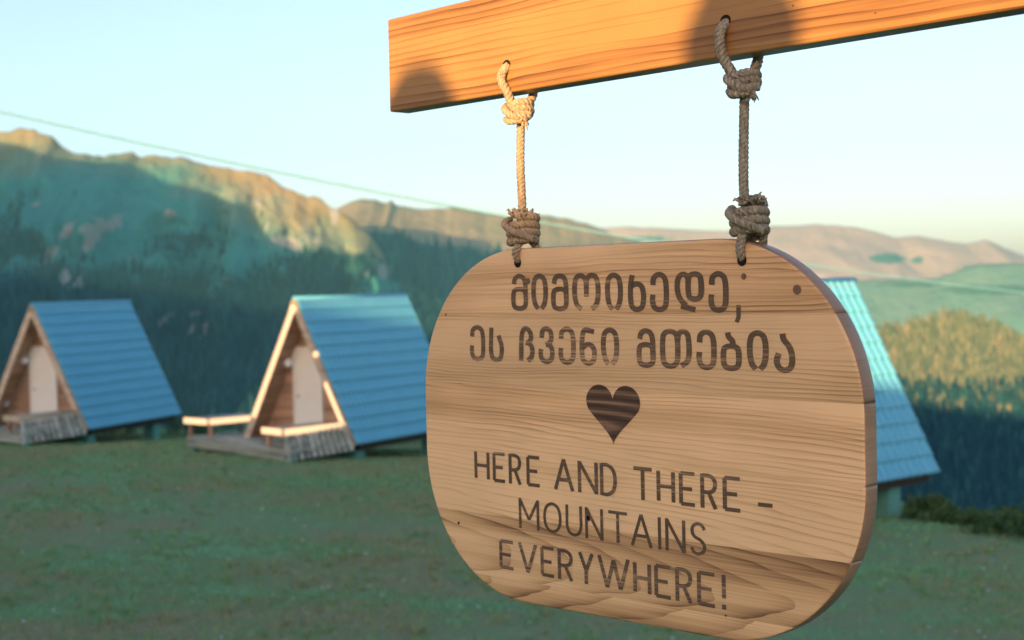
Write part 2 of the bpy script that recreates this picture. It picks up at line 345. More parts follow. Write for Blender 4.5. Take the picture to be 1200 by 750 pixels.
# ------------------------------------------------------------------ mountains
def mountain(name, label, sky_px, Yc, run, base, mat, cols=220, rows=70, amp=40, lam=160, pw=1.0, seed=1, attrs=None, jag=0.0):
    px = np.array([p[0] for p in sky_px], float); py = np.array([p[1] for p in sky_px], float)
    xs = np.linspace(px[0], px[-1], cols); ys = np.interp(xs, px, py)
    if jag: ys = ys+jag*(fbm(xs*0.09, xs*0, seed+40, 4)-0.5)
    crest = np.array([np.array(ray(x, y))*Yc for x, y in zip(xs, ys)])
    back = np.array([-1.0, -0.6, -0.3, -0.1]); v = np.concatenate([back, np.linspace(0, 1, rows)**1.15])
    V = np.zeros((len(v), cols, 3))
    for j, t in enumerate(v):
        if t < 0:
            V[j, :, 0] = crest[:, 0]*(1-0.12*t); V[j, :, 1] = crest[:, 1]-run*0.8*t; V[j, :, 2] = crest[:, 2]+(crest[:, 2]-base)*t*0.9
        else:
            w = min(1.0, t*5)
            rel = fbm(crest[:, 0]/lam+7, np.full(cols, t*1.2), seed, 5); rid = 1-np.abs(2*fbm(crest[:, 0]/lam*0.8, np.full(cols, t*0.8+3), seed+9, 4)-1)
            V[j, :, 0] = crest[:, 0]*(1-0.10*t); V[j, :, 1] = crest[:, 1]-run*t-amp*w*((rel-0.5)*1.6+(rid-0.7)*1.2+0.55*(fbm(crest[:, 0]/lam*4.5, np.full(cols, t*14), seed+61, 3)-0.5))
            V[j, :, 2] = crest[:, 2]+(base-crest[:, 2])*t**pw+amp*0.18*w*(fbm(crest[:, 0]/lam*3, np.full(cols, t*5), seed+3, 3)-0.5)
    n = cols; idm = np.arange(len(v)*n).reshape(len(v), n)
    q = np.stack([idm[:-1, :-1], idm[:-1, 1:], idm[1:, 1:], idm[1:, :-1]], -1).reshape(-1, 4)[:, ::-1]
    flat = V.reshape(-1, 3)
    P = project(flat)
    at = attrs(flat, P) if attrs else {'forest': np.zeros(len(flat)), 'rock': np.zeros(len(flat))}
    o = np_mesh(name, flat, q, mat, smooth=True, attrs=at); tag(o, label, 'mountain' if 'mountain' in name else 'hill', kind='structure')
    return dict(o=o, V=V[4:], at={k: np.asarray(a).reshape(len(v), n)[4:] for k, a in at.items()}, P=P.reshape(len(v), n, 2)[4:])
fwn, rtn, upn = np.array(fw), np.array(rt), np.array(up)
def project(P):
    d = P@fwn; d = np.where(np.abs(d) < 1e-6, 1e-6, d)
    return np.stack([600+F*(P@rtn)/d, 375-F*(P@upn)/d], -1)
def blob(P, spots):
    r = np.zeros(len(P))
    for x, y, a, b, s in spots: r = np.maximum(r, s*np.exp(-(((P[:, 0]-x)/a)**2+((P[:, 1]-y)/b)**2)))
    return r

skyA = [(-260, 110), (-160, 132), (-60, 150), (0, 155), (25, 151), (41, 151), (48, 158), (62, 161), (72, 172), (85, 178), (110, 182), (135, 181), (150, 179), (170, 183), (195, 183), (215, 186), (240, 191), (270, 198), (300, 203), (312, 203), (322, 212), (345, 225), (360, 230), (375, 232), (386, 241), (405, 252), (425, 268), (440, 284), (455, 308), (470, 330), (500, 352), (560, 375), (640, 395), (760, 425), (900, 470), (1000, 520)]
ROCKA = [(215, 382, 24, 14, 1.0), (120, 255, 22, 16, .75), (95, 275, 26, 20, .7), (60, 300, 20, 14, .55), (85, 325, 14, 16, .7), (200, 250, 10, 8, .6), (300, 240, 5, 10, .9), (308, 262, 6, 10, .95), (343, 290, 9, 9, .9), (368, 265, 12, 22, .75), (330, 282, 14, 5, .8), (373, 302, 7, 9, 1.), (448, 318, 5, 8, .9), (430, 320, 5, 4, .7), (388, 255, 8, 22, .7), (150, 300, 18, 10, .5), (40, 240, 14, 10, .5), (440, 225, 10, 6, .5), (265, 330, 12, 8, .5)]
def attrsA(V, P):
    n = fbm(V[:, 0]/60, V[:, 2]/25, 21, 4); line = np.interp(P[:, 0], [0, 150, 280, 330, 460], [270, 280, 285, 285, 300])
    f = np.clip((P[:, 1]-line)/110+0.35+(n-0.5)*1.3, 0, 1); r = blob(P, [(x, y, a*1.5, b*1.4, q*1.15) for x, y, a, b, q in ROCKA])*np.clip((fbm(V[:, 0]/10, V[:, 2]/16, 22, 4)-0.40)*7, 0, 1)
    shade_teal = np.clip(0.9-(V[:, 2]-np.interp(P[:, 0], [0, 200, 330, 460], [120, 98, 40, 10]))/50+(fbm(V[:, 0]/45, V[:, 2]/30, 23, 4)-0.5)*1.1, 0, 1)  # lower meadow greener, its teal painted in for the shade
    return {'forest': f, 'rock': np.clip(r, 0, 1), 'shade_teal': shade_teal}
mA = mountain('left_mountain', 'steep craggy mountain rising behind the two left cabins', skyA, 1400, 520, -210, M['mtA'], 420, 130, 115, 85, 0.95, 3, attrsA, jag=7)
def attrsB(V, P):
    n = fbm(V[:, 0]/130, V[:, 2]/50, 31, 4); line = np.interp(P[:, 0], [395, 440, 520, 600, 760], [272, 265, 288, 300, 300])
    return {'forest': np.clip((P[:, 1]-line)/20+(n-0.5)*1.5+0.3+blob(P, [(510, 256, 14, 5, 1.4), (455, 240, 8, 4, 1), (640, 268, 22, 8, 1.2), (680, 270, 18, 5, 1)]), 0, 1), 'rock': np.clip(n*1.2-0.5, 0, 1)*0.6}  # forest tone also paints the shaded hollow and shade patches
skyB = [(340, 270), (375, 256), (395, 244), (410, 236), (425, 233), (440, 234), (452, 238), (458, 234), (464, 240), (485, 245), (510, 245), (530, 243), (545, 245), (570, 250), (600, 253), (625, 251), (650, 254), (670, 257), (695, 264), (715, 273), (745, 283), (820, 305)]
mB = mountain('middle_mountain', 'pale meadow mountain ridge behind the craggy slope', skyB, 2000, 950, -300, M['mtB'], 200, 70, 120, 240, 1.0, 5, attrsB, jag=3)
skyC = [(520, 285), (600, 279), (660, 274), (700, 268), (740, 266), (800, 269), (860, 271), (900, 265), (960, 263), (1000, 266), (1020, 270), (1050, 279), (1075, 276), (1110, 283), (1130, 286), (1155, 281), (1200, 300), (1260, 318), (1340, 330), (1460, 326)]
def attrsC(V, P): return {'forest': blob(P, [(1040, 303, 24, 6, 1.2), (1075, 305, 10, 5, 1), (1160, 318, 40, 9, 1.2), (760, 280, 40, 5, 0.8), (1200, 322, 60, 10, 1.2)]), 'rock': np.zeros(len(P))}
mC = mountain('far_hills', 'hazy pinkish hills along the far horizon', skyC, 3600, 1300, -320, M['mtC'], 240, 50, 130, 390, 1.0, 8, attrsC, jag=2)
skyD = [(780, 345), (900, 334), (1000, 328), (1060, 327), (1095, 326), (1130, 316), (1150, 309), (1200, 309), (1280, 313), (1380, 320), (1480, 320)]
def attrsD(V, P): return {'forest': blob(P, [(1160, 340, 60, 4, 1.3), (1060, 333, 40, 3, .8)])+0.3*fbm(V[:, 0]/90, V[:, 2]/50, 41), 'rock': np.zeros(len(P))}
mD = mountain('green_hill', 'pale green hill below the pink far ridge', skyD, 1900, 800, -320, M['mtD'], 160, 50, 55, 190, 1.0, 11, attrsD, jag=2)
skyE = [(820, 470), (900, 430), (960, 402), (1000, 396), (1040, 386), (1070, 380), (1090, 374), (1110, 370), (1130, 371), (1150, 376), (1175, 386), (1200, 400), (1260, 428), (1340, 470), (1440, 520)]
def attrsE(V, P):
    n = fbm(V[:, 0]/40, V[:, 2]/30, 51, 4); return {'forest': np.clip(0.28+(P[:, 1]-440)/90+(n-0.5)*1.3, 0, 1), 'rock': np.zeros(len(P))}
mE = mountain('right_hill', 'rounded wooded hill with sunlit top, right of the sign', skyE, 950, 420, -270, M['mtE'], 200, 90, 30, 90, 0.9, 14, attrsE, jag=4)

# unseen ridge added at left, crest shaped to shade the left mountain's lower slopes
def on_layer(L, x, y):
    P = L['P']; c = np.argmin(np.abs(P[0, :, 0]-x)); col = P[:, c, 1]; j = int(np.argmin(np.abs(col-y))); return Vector(L['V'][j, c])
shade = [(-60, 165), (0, 172), (30, 178), (60, 187), (95, 193), (140, 195), (170, 203), (200, 218), (240, 228), (262, 238), (300, 250), (303, 268), (322, 284), (345, 297), (375, 309), (400, 322), (430, 331), (470, 345)]
crest = [on_layer(mA, p[0], p[1]-6)+SUN*720 for p in shade]
crest = [crest[0]+Vector((-400, 0, 40))]+crest+[crest[-1]+Vector((25, 0, -60))]
v = []; nC = len(crest)
for k, (dy, dz) in enumerate(((-260, None), (-120, 0.45), (0, 0), (120, 0.45), (260, None))):
    for i, p in enumerate(crest):
        z = p.z if dz == 0 else (-340 if dz is None else p.z-dz*(p.z+340)); v.append((p.x-abs(dy)*0.4, p.y+dy, z))
fs = [(k*nC+i, k*nC+i+1, (k+1)*nC+i+1, (k+1)*nC+i) for k in range(4) for i in range(nC-1)]
tag(mesh_obj('shade_ridge', v, fs, M['earth'], smooth=True), 'added ridge outside the view, shaped to shade the craggy mountain', 'ridge', kind='structure')

# conifer woods on the slopes
def woods(name, label, L, count, h0, h1, seed, thresh=0.4, xlim=(-120, 1330), sparse=0.0, mat='needles', ylim=(-999, 700)):
    rng = np.random.default_rng(seed); V = L['V']; f = L['at']['forest']; rk = L['at']['rock']; P = L['P']; r, c = f.shape
    out = []
    while len(out) < count:
        n = 6000; a = rng.random(n)*(r-1.01); b = rng.random(n)*(c-1.01); ai = a.astype(int); bi = b.astype(int)
        ok = ((f[ai, bi]**1.6 > rng.random(n)*0.9+thresh-0.45) | (rng.random(n) < sparse)) & (rk[ai, bi] < 0.5) & (P[ai, bi, 0] > xlim[0]) & (P[ai, bi, 0] < xlim[1]) & (P[ai, bi, 1] > ylim[0]) & (P[ai, bi, 1] < ylim[1])
        fa = (a-ai)[:, None]; fb = (b-bi)[:, None]
        p = V[ai, bi]*(1-fa)*(1-fb)+V[ai+1, bi]*fa*(1-fb)+V[ai, bi+1]*(1-fa)*fb+V[ai+1, bi+1]*fa*fb
        out += list(p[ok])
    B = np.array(out[:count]); n = len(B); hh = h0+(h1-h0)*rng.random(n)**1.5; rr = hh*(0.17+0.08*rng.random(n)); rnd = rng.random(n)
    S = 5; tiers = ((0.0, 0.55, 1.0), (0.33, 0.78, 0.72), (0.6, 1.0, 0.45)); vs = []; fs = []; at = []
    off = 0; base_i = np.arange(n)
    allv = []; 
    for lo, hi, k in tiers:
        rot = rng.random(n)*6.28
        ring = [np.stack([B[:, 0]+np.cos(rot+6.283*s/S)*rr*k, B[:, 1]+np.sin(rot+6.283*s/S)*rr*k, B[:, 2]+hh*lo-0.3+rng.random(n)*hh*0.06], -1) for s in range(S)]
        tip = np.stack([B[:, 0], B[:, 1], B[:, 2]+hh*hi], -1)
        allv.append(np.stack(ring+[tip], 1))
    A = np.concatenate(allv, 1)                       # n, 18, 3
    pat = np.array([[t*6+s, t*6+(s+1) % S, t*6+5] for t in range(3) for s in range(S)])
    faces = (np.arange(n)[:, None, None]*18+pat[None]).reshape(-1, 3)
    o = np_mesh(name, A.reshape(-1, 3), faces, M[mat], attrs={'rnd': np.repeat(rnd, 18)})
    return tag(o, label, 'woods', kind='stuff')
woods('conifer_woods', 'dark conifer woods covering the lower craggy mountain', mA, 22000, 4.5, 13, 1, 0.5, (-150, 1000))
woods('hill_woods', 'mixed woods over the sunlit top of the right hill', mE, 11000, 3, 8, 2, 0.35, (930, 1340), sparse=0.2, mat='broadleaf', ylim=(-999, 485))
woods('shaded_hill_woods', 'conifer woods low on the right hill, coloured dark blue for their shade', mE, 9000, 6, 13, 4, 0.3, (930, 1340), sparse=0.3, ylim=(455, 700))  # darker copy of the hilltop woods; shade below the sunlit part painted in
woods('spur_woods', 'woods in the hollow of the middle mountain', mB, 2500, 12, 24, 3, 0.55, (380, 760))

# ------------------------------------------------------------------ the beam, the hanging sign and its ropes
YAW = -R(46.39)
N_F = Vector((-0.72405, -0.68975, 0))             # the way the board faces
P0 = ray(750, 510)*2.2
ORG = P0-N_F*0.020
TS, TB = 0.033, 0.046                             # thickness of the board and of the beam
YS, YB = -TS/2, -TB/2

gal = empty('hanging_beam', (ORG.x, ORG.y, gz(ORG.x, ORG.y)), YAW); GZ0 = gz(ORG.x, ORG.y)
tag(gal, 'thick varnished timber beam on a post holding the hanging board', 'beam')
zz = ORG.z-GZ0                                     # local z of the board's origin above the beam thing's base
def bevel_box(name, x0, x1, y0, y1, z0, z1, mat, parent, bev=0.004, seg=2):
    bm = bmesh.new(); bmesh.ops.create_cube(bm, size=1)
    for v in bm.verts: v.co = Vector(((x0+x1)/2+v.co.x*(x1-x0), (y0+y1)/2+v.co.y*(y1-y0), (z0+z1)/2+v.co.z*(z1-z0)))
    bmesh.ops.bevel(bm, geom=bm.edges[:], offset=bev, segments=seg, affect='EDGES', profile=0.6)
    me = bpy.data.meshes.new(name); bm.to_mesh(me); bm.free(); me.materials.append(mat)
    return link(bpy.data.objects.new(name, me), parent)
bo = bevel_box('beam', -0.5935, 0.98, YB, -YB, zz+0.5603, zz+0.730, M['beam'], gal, 0.005, 3)
post_x = 1.02
pxw = ORG+Vector((math.cos(YAW), math.sin(YAW), 0))*post_x
bevel_box('post', 0.984, 1.08, -0.06, 0.06, gz(pxw.x, pxw.y)-GZ0-0.3, zz+0.80, wood('post_wood', (0.5, 0.3, 0.13), (0.4, 0.22, 0.09), (0.24, 0.11, 0.04), axis='z', rough=0.4), gal, 0.006)
bevel_box('brace', 0.955, 0.9835, -0.03, 0.03, zz+0.40, zz+0.558, M['beam'], gal, 0.004)
def disc(name, x, z, y, r, mat, parent, n=16, ez=1.0, ring=None):
    vs = [(x, y, z)]+[(x+r*math.cos(2*math.pi*k/n), y, z+ez*r*math.sin(2*math.pi*k/n)) for k in range(n)]
    return mesh_obj(name, vs, [(0, 1+(k+1) % n, 1+k) for k in range(n)], mat, parent)
for hx, hz in ((-0.2775, 0.6075), (0.183, 0.6125)): disc('rope_hole', hx, zz+hz, YB-0.0006, 0.0095, M['hole'], gal, ez=0.85)
for hx, hz, r in ((0.395, 0.612, .0045), (0.45, 0.6215, .004), (0.43, 0.585, .002), (0.30, 0.615, .0022)): disc('wood_check', hx, zz+hz, YB-0.0006, r, M['hole'], gal, 7, ez=0.35)

sign = empty('hanging_sign', (ORG.x, ORG.y, ORG.z), YAW)
tag(sign, 'rounded wooden board lettered with a heart, hanging from two ropes', 'sign')
XC, HW, HT, RC = -0.0605, 0.4595, 0.2985, 0.25
def half_w(z, ins):
    h, w, r = HT-ins, HW-ins, RC-ins; a = abs(z)
    if a <= h-r: return w
    return w-r+math.sqrt(max(0.0, r*r-(a-(h-r))**2))
def plank(z_lo, z_hi, k, first, last):
    prof = [(0.0, 0.006), (0.0004, 0.0035), (0.0018, 0.0012), (0.005, 0.0), (TS-0.005, 0.0), (TS-0.0015, 0.0015), (TS, 0.005)]
    rows = 22; vs = []; fs = []; jog = (k % 2)*0.00015
    for d, ins in prof:
        top = HT-ins
        lo = -top if first else z_lo+0.00012; hi = top if last else z_hi-0.00012
        for j in range(rows+1):
            t = j/rows
            if first: t = 1-(1-t)**1.0; t = t**2
            if last: t = 1-(1-t)**2
            z = lo+(hi-lo)*t; w = half_w(z, ins)
            for sx in (-1, 1):
                x = XC+sx*w; zc = z*(1-0.06*(x-XC)) if z < 0 else z
                vs.append((x, YS+d+(jog if d == 0 else 0), zc))
    nr = (rows+1)*2
    for a in range(len(prof)-1):
        for j in range(rows):
            b0 = a*nr+j*2; b1 = (a+1)*nr+j*2
            fs.append((b0, b1, b1+2, b0+2)); fs.append((b0+1, b0+3, b1+3, b1+1))
        b0 = a*nr; b1 = (a+1)*nr; fs.append((b0, b0+1, b1+1, b1)); e0 = b0+rows*2; e1 = b1+rows*2; fs.append((e0, e1, e1+1, e0+1))
    for j in range(rows):
        fs.append((j*2, j*2+2, j*2+3, j*2+1)); q = (len(prof)-1)*nr+j*2; fs.append((q, q+1, q+3, q+2))
    o = mesh_obj('plank', vs, fs, M['sign'], sign, False)
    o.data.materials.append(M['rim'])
    bm = bmesh.new(); bm.from_mesh(o.data); bmesh.ops.recalc_face_normals(bm, faces=bm.faces)
    for f in bm.faces:
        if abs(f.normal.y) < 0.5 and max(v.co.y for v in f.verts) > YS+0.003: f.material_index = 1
        cap = abs(f.normal.z) > 0.97 and ((not first and max(v.co.z for v in f.verts) < z_lo+0.004) or (not last and min(v.co.z for v in f.verts) > z_hi-0.004))
        if abs(f.normal.y) < 0.98 and not cap: f.smooth = True
    bm.to_mesh(o.data); bm.free(); return o
seams = [-0.30, -0.262, -0.157, -0.048, 0.066, 0.1885, 0.30]
for k in range(6): plank(seams[k], seams[k+1], k, k == 0, k == 5)
for kx, kz, r in ((0.2022, 0.242, 0.0048), (0.294, 0.2217, 0.0072), (-0.1167, -0.1409, 0.0058), (-0.4339, -0.1828, 0.0028), (0.1585, -0.2575, 0.0018), (-0.244, 0.243, 0.0055), (-0.455, 0.187, .0022)):
    ko = disc('knot', kx, kz, YS-0.0006, r, plain('knot_ring', (0.20, 0.11, 0.06), 0.5, nscale=300, namt=.5) if 'knot_ring' not in bpy.data.materials else bpy.data.materials['knot_ring'], sign, 14)
    disc('knot_core', kx, kz, YS-0.0012, r*0.72, M['hole'] if r < 0.0047 or r == 0.0058 else (bpy.data.materials.get('knot_heart') or plain('knot_heart', (0.16, 0.095, 0.06), 0.5, nscale=400, namt=.4)), ko, 12)
for hx, hz in ((-0.268, 0.2745), (0.1995, 0.2655)): disc('rope_hole', hx, hz, YS-0.0007, 0.0085, M['hole'], sign, 16)

# lettering
STX = 0.78
def ribbon(mb, pts, width, y, closed=False):
    P = [Vector((p[0]*STX, p[1])) for p in pts]; n = len(P); L = []; Rr = []
    for i in range(n):
        a = P[(i-1) % n] if closed or i > 0 else P[i]; b = P[(i+1) % n] if closed or i < n-1 else P[i]
        t = (b-a).normalized(); nn = Vector((-t.y, t.x)); L.append(P[i]+nn*width/2); Rr.append(P[i]-nn*width/2)
    vs = [(q.x/STX, y, q.y) for q in L]+[(q.x/STX, y, q.y) for q in Rr]
    rng = n if closed else n-1
    mb.add(vs, [(i, (i+1) % n, n+(i+1) % n, n+i) for i in range(rng)])
OV = lambda x0, x1, y0, y1: ('c', [((x0+x1)/2, y1), (x1-(x1-x0)*.12, y1-(y1-y0)*.07), (x1, y1-(y1-y0)*.28), (x1, y0+(y1-y0)*.28), (x1-(x1-x0)*.12, y0+(y1-y0)*.07), ((x0+x1)/2, y0), (x0+(x1-x0)*.12, y0+(y1-y0)*.07), (x0, y0+(y1-y0)*.28), (x0, y1-(y1-y0)*.28), (x0+(x1-x0)*.12, y1-(y1-y0)*.07)])
S_ = lambda *p: ('s', list(p)); L_ = lambda *p: ('l', list(p))
G = {
 'i': [S_((.36, 0), (.12, .14), (0, .38), (0, .7), (.14, .92), (.5, 1), (.86, .92), (1, .7), (1, .38), (.88, .14), (.64, 0))],
 'm': [OV(0, 1, 0, .6), S_((1, .3), (1, .72), (.86, .93), (.5, 1), (.18, .93), (.05, .76))],
 'o': [S_((.28, 0), (.08, .14), (0, .4), (0, .7), (.07, .93), (.25, 1), (.43, .93), (.5, .75), (.5, .36)), S_((.72, 0), (.92, .14), (1, .4), (1, .7), (.93, .93), (.75, 1), (.57, .93), (.5, .75))],
 'x': [S_((.16, 1), (.06, .82), (0, .6), (0, .28), (.12, .07), (.5, 0), (.88, .07), (1, .28), (1, .46), (.88, .66), (.5, .74), (.06, .68))],
 'e': [S_((.05, .7), (.13, .91), (.5, 1), (.87, .92), (1, .7), (1, .28), (.88, .07), (.5, 0), (.12, .07), (0, .27), (.04, .43))],
 'd': [S_((.47, .7), (.44, .92), (.25, 1), (.06, .9), (0, .65), (.05, .42), (.17, .26), (.36, .12)), L_((.15, .11), (.75, .0)), OV(.47, 1, .3, 1)],
 ',': [S_((.85, 1.1), (.85, .6), (.75, .3), (.0, 0))],
 's': [S_((.08, 1), (.02, .6), (0, .28), (.14, .06), (.5, 0), (.86, .06), (1, .28), (.96, .5), (.82, .63), (.74, .76))],
 'ch': [S_((0, 0), (.04, .5), (.1, .8), (.3, .97), (.62, .97), (.86, .84), (.88, .68), (.66, .56)), S_((.42, .56), (.8, .52), (1, .34), (.9, .14), (.58, 0))],
 'v': [S_((.1, .72), (.2, .93), (.5, 1), (.84, .93), (.94, .75), (.8, .58), (.44, .52)), S_((.5, .53), (.88, .46), (1, .27), (.88, .07), (.5, 0), (.12, .07), (0, .25), (.06, .38))],
 'n': [S_((1, .93), (.6, .97), (.26, .98), (.08, .86), (0, .6), (0, .28), (.12, .07), (.5, 0), (.88, .07), (1, .28), (.88, .48), (.5, .56), (.06, .46))],
 't': [OV(0, .57, 0, 1), S_((.57, .7), (.63, .93), (.79, 1), (.95, .92), (1, .7), (1, .35), (.92, .14), (.7, .02))],
 'b': [S_((.3, 1), (.36, .88), (.6, .76), (.64, .6)), OV(0, 1, 0, .62)],
 'a': [S_((.4, 1), (.48, .84), (.85, .62), (1, .36), (.92, .1), (.55, 0), (.15, .07), (0, .26), (.15, .46))],
 'H': [L_((0, 0), (0, 1)), L_((1, 0), (1, 1)), L_((0, .5), (1, .5))],
 'E': [L_((0, 0), (0, 1)), L_((.0, 1), (1.06, 1)), L_((0, .5), (.86, .5)), L_((0, 0), (1.06, 0))],
 'R': [L_((0, -.05), (0, 1.05)), S_((0, 1), (.5, 1), (.85, .92), (.98, .74), (.85, .55), (.5, .47), (0, .47)), L_((.48, .47), (1, -.05))],
 'A': [L_((0, -.05), (.5, 1.05)), L_((.5, 1.05), (1, -.05)), L_((.2, .32), (.8, .32))],
 'N': [L_((0, -.05), (0, 1.05)), L_((0, 1.03), (1, -.03)), L_((1, -.05), (1, 1.05))],
 'D': [L_((0, -.05), (0, 1.05)), S_((0, 1), (.45, 1), (.85, .85), (1, .5), (.85, .15), (.45, 0), (0, 0))],
 'T': [L_((-.05, 1), (1.05, 1)), L_((.5, 1), (.5, -.05))],
 '-': [L_((-.1, .5), (1.1, .5))],
 'M': [L_((0, -.05), (0, 1.05)), L_((0, 1.03), (.5, .3)), L_((.5, .3), (1, 1.03)), L_((1, -.05), (1, 1.05))],
 'O': [('c', [(.5, 1), (.84, .9), (1, .66), (1, .34), (.84, .1), (.5, 0), (.16, .1), (0, .34), (0, .66), (.16, .9)])],
 'U': [S_((0, 1.05), (0, .65), (.0, .32), (.16, .08), (.5, 0), (.84, .08), (1, .32), (1, .65), (1, 1.05))],
 'I': [L_((.5, -.05), (.5, 1.05))],
 'S': [S_((1, .82), (.8, .96), (.45, 1), (.1, .9), (.05, .7), (.25, .56), (.7, .46), (.97, .3), (.9, .1), (.5, 0), (.15, .05), (-.02, .2))],
 'V': [L_((0, 1.05), (.5, -.03)), L_((.5, -.03), (1, 1.05))],
 'Y': [L_((0, 1.05), (.5, .42)), L_((1, 1.05), (.5, .42)), L_((.5, .45), (.5, -.05))],
 'W': [L_((0, 1.05), (.27, -.03)), L_((.27, -.03), (.5, .95)), L_((.5, .95), (.73, -.03)), L_((.73, -.03), (1, 1.05))],
 '!': [L_((.5, 1.05), (.5, .3)), L_((.5, .1), (.5, -.05))],
}
def text_line(desc, glyphs, boxes, z0a, z1a, z0b, z1b, wd):
    line = link(bpy.data.objects.new('lettering', None), sign); line['label'] = desc
    xa, xb = boxes[0][0], boxes[-1][1]
    wd_line = wd
    for g, (x0, x1) in zip(glyphs, boxes):
        wd = 0.0062 if g == ',' else wd_line
        t = ((x0+x1)/2-xa)/(xb-xa); z0 = z0a+(z0b-z0a)*t; z1 = z1a+(z1b-z1a)*t
        if g == ',': z0, z1 = 0.1725, 0.2015
        if g == '-': z0, z1 = -0.0895, -0.0835
        wx = wd/STX; ix0, ix1 = x0+wx/2, x1-wx/2; iz0, iz1 = z0+wd/2, z1-wd/2
        if g in ('I', '!'): ix0 = ix1 = (x0+x1)/2
        mb = MB()
        for q, (kind, pts) in enumerate(G[g]):
            P = [(ix0+(ix1-ix0)*x, iz0+(iz1-iz0)*y) for x, y in pts]
            if kind != 'l': P = [(p.x, p.y) for p in catmull([Vector(p) for p in P], 7, kind == 'c')]
            ribbon(mb, P, wd, YS-0.0006-0.00009*q, kind == 'c')
        o = mesh_obj('letter', mb.v, mb.f, M['ink'], line)
text_line('first dark line of rounded script', ['m', 'i', 'm', 'o', 'i', 'x', 'e', 'd', 'e', ','], [(-.2855, -.2453), (-.2365, -.1982), (-.1905, -.1507), (-.1418, -.08), (-.0697, -.0325), (-.0216, .0154), (.023, .0612), (.0724, .1289), (.1366, .1743), (.1838, .1965)], .1935, .2560, .189, .2505, .0083)
text_line('second dark line of rounded script', ['e', 's', 'ch', 'v', 'e', 'n', 'i', 'm', 't', 'e', 'b', 'i', 'a'], [(-.3935, -.3535), (-.3442, -.3065), (-.27, -.2317), (-.223, -.185), (-.1765, -.1371), (-.1282, -.0903), (-.081, -.0425), (-.0061, .0322), (.0417, .1034), (.1119, .1503), (.1579, .196), (.2057, .2437), (.2522, .2893)], .1055, .1695, .104, .1640, .0083)
text_line('HERE AND THERE in capitals', list('HEREANDTHERE-'), [(-.3886, -.3492), (-.3416, -.3083), (-.3015, -.2696), (-.258, -.2242), (-.1937, -.1467), (-.1385, -.0936), (-.0896, -.0528), (-.02, .0221), (.029, .0662), (.0734, .1065), (.1147, .1473), (.1566, .1908), (.2185, .2476)], -.1016, -.0490, -.1024, -.0500, .0060)
text_line('MOUNTAINS in capitals', list('MOUNTAINS'), [(-.2788, -.2292), (-.2195, -.178), (-.1681, -.1304), (-.1243, -.0842), (-.0744, -.0317), (-.0267, .0189), (.0286, .0377), (.0446, .0845), (.0934, .1243)], -.175, -.1235, -.1746, -.1245, .0050)
text_line('EVERYWHERE! in capitals', list('EVERYWHERE!'), [(-.3295, -.2925), (-.2829, -.236), (-.2289, -.1951), (-.1887, -.1532), (-.1418, -.1063), (-.0988, -.0289), (-.023, .0146), (.0206, .0558), (.0626, .0964), (.1048, .1406), (.1491, .1618)], -.250, -.1993, -.2495, -.1965, .0060)
hp = []
for k in range(60):
    t = 2*math.pi*k/60
    x = 16*math.sin(t)**3; y = 13*math.cos(t)-5*math.cos(2*t)-2*math.cos(3*t)-math.cos(4*t)
    if y < 0: x = x*(1-0.10*math.sin(min(1, -y/17)*math.pi)); 
    hp.append((-0.0585+x/16*0.0575, YS-0.0006, 0.0755+(y-11.9)/(11.9+17)*0.0945))
hb = bmesh.new(); hv = [hb.verts.new(p) for p in hp]; hb.faces.new(hv); bmesh.ops.triangulate(hb, faces=hb.faces[:])
me = bpy.data.meshes.new('heart'); hb.to_mesh(me); hb.free(); me.materials.append(M['heart']); link(bpy.data.objects.new('heart', me), sign)

# ropes
def rope_tube(mb, path, rad=0.0072, pitch=0.021, strands=3, sub=6, phase=0.0):
    P = catmull(path, sub); # resample evenly
    d = [0]
    for a, b in zip(P[:-1], P[1:]): d.append(d[-1]+(b-a).length)
    n = max(6, int(d[-1]/0.0022)); Q = []; j = 0
    for i in range(n+1):
        s = d[-1]*i/n
        while j < len(d)-2 and d[j+1] < s: j += 1
        t = (s-d[j])/max(1e-9, d[j+1]-d[j]); Q.append(P[j].lerp(P[j+1], min(1, t)))
    ref = Vector((0.2, 0.9, 0.3)); frames = []
    for i, p in enumerate(Q):
        t = (Q[min(i+1, n)]-Q[max(i-1, 0)]).normalized(); a = ref-t*ref.dot(t)
        if a.length < 1e-3: a = Vector((0, 0, 1)).cross(t)
        a.normalize(); ref = a; frames.append((p, a, t.cross(a)))
    ro, rs = rad*0.50, rad*0.56
    for k in range(strands):
        pts = []
        for i, (p, a, b) in enumerate(frames):
            th = phase+2*math.pi*(k/strands+(d[-1]*i/n)/pitch/1.0)
            pts.append(p+(a*math.cos(th)+b*math.sin(th))*ro)
        mb.tube(pts, rs, 6)
def fuzz(mb, pts, rad, count, rng, ln=0.006):
    for _ in range(count):
        p = Vector(rng.choice(pts)); d = Vector((rng.gauss(0, 1), rng.gauss(0, 1), rng.gauss(0, 0.6))).normalized()
        a = p+d*rad*0.9; b = a+(d+Vector((rng.gauss(0, .5), rng.gauss(0, .5), rng.gauss(0, .7))))*ln*rng.uniform(.4, 1.2); w = Vector((rng.gauss(0, 1), rng.gauss(0, 1), rng.gauss(0, 1))).normalized()*0.00022
        mb.add([a-w, a+w, b], [(0, 1, 2)])
def coil(cx, cz, r, h, turns, tilt, cy=0.0, n=14, ecc=1.0, ph=0.0):
    out = []
    for i in range(int(n*turns)+1):
        t = i/n; th = 2*math.pi*t+ph
        out.append((cx+r*math.cos(th), cy+r*ecc*math.sin(th), cz+h*(0.5-t/turns)+tilt*math.cos(th)))
    return out
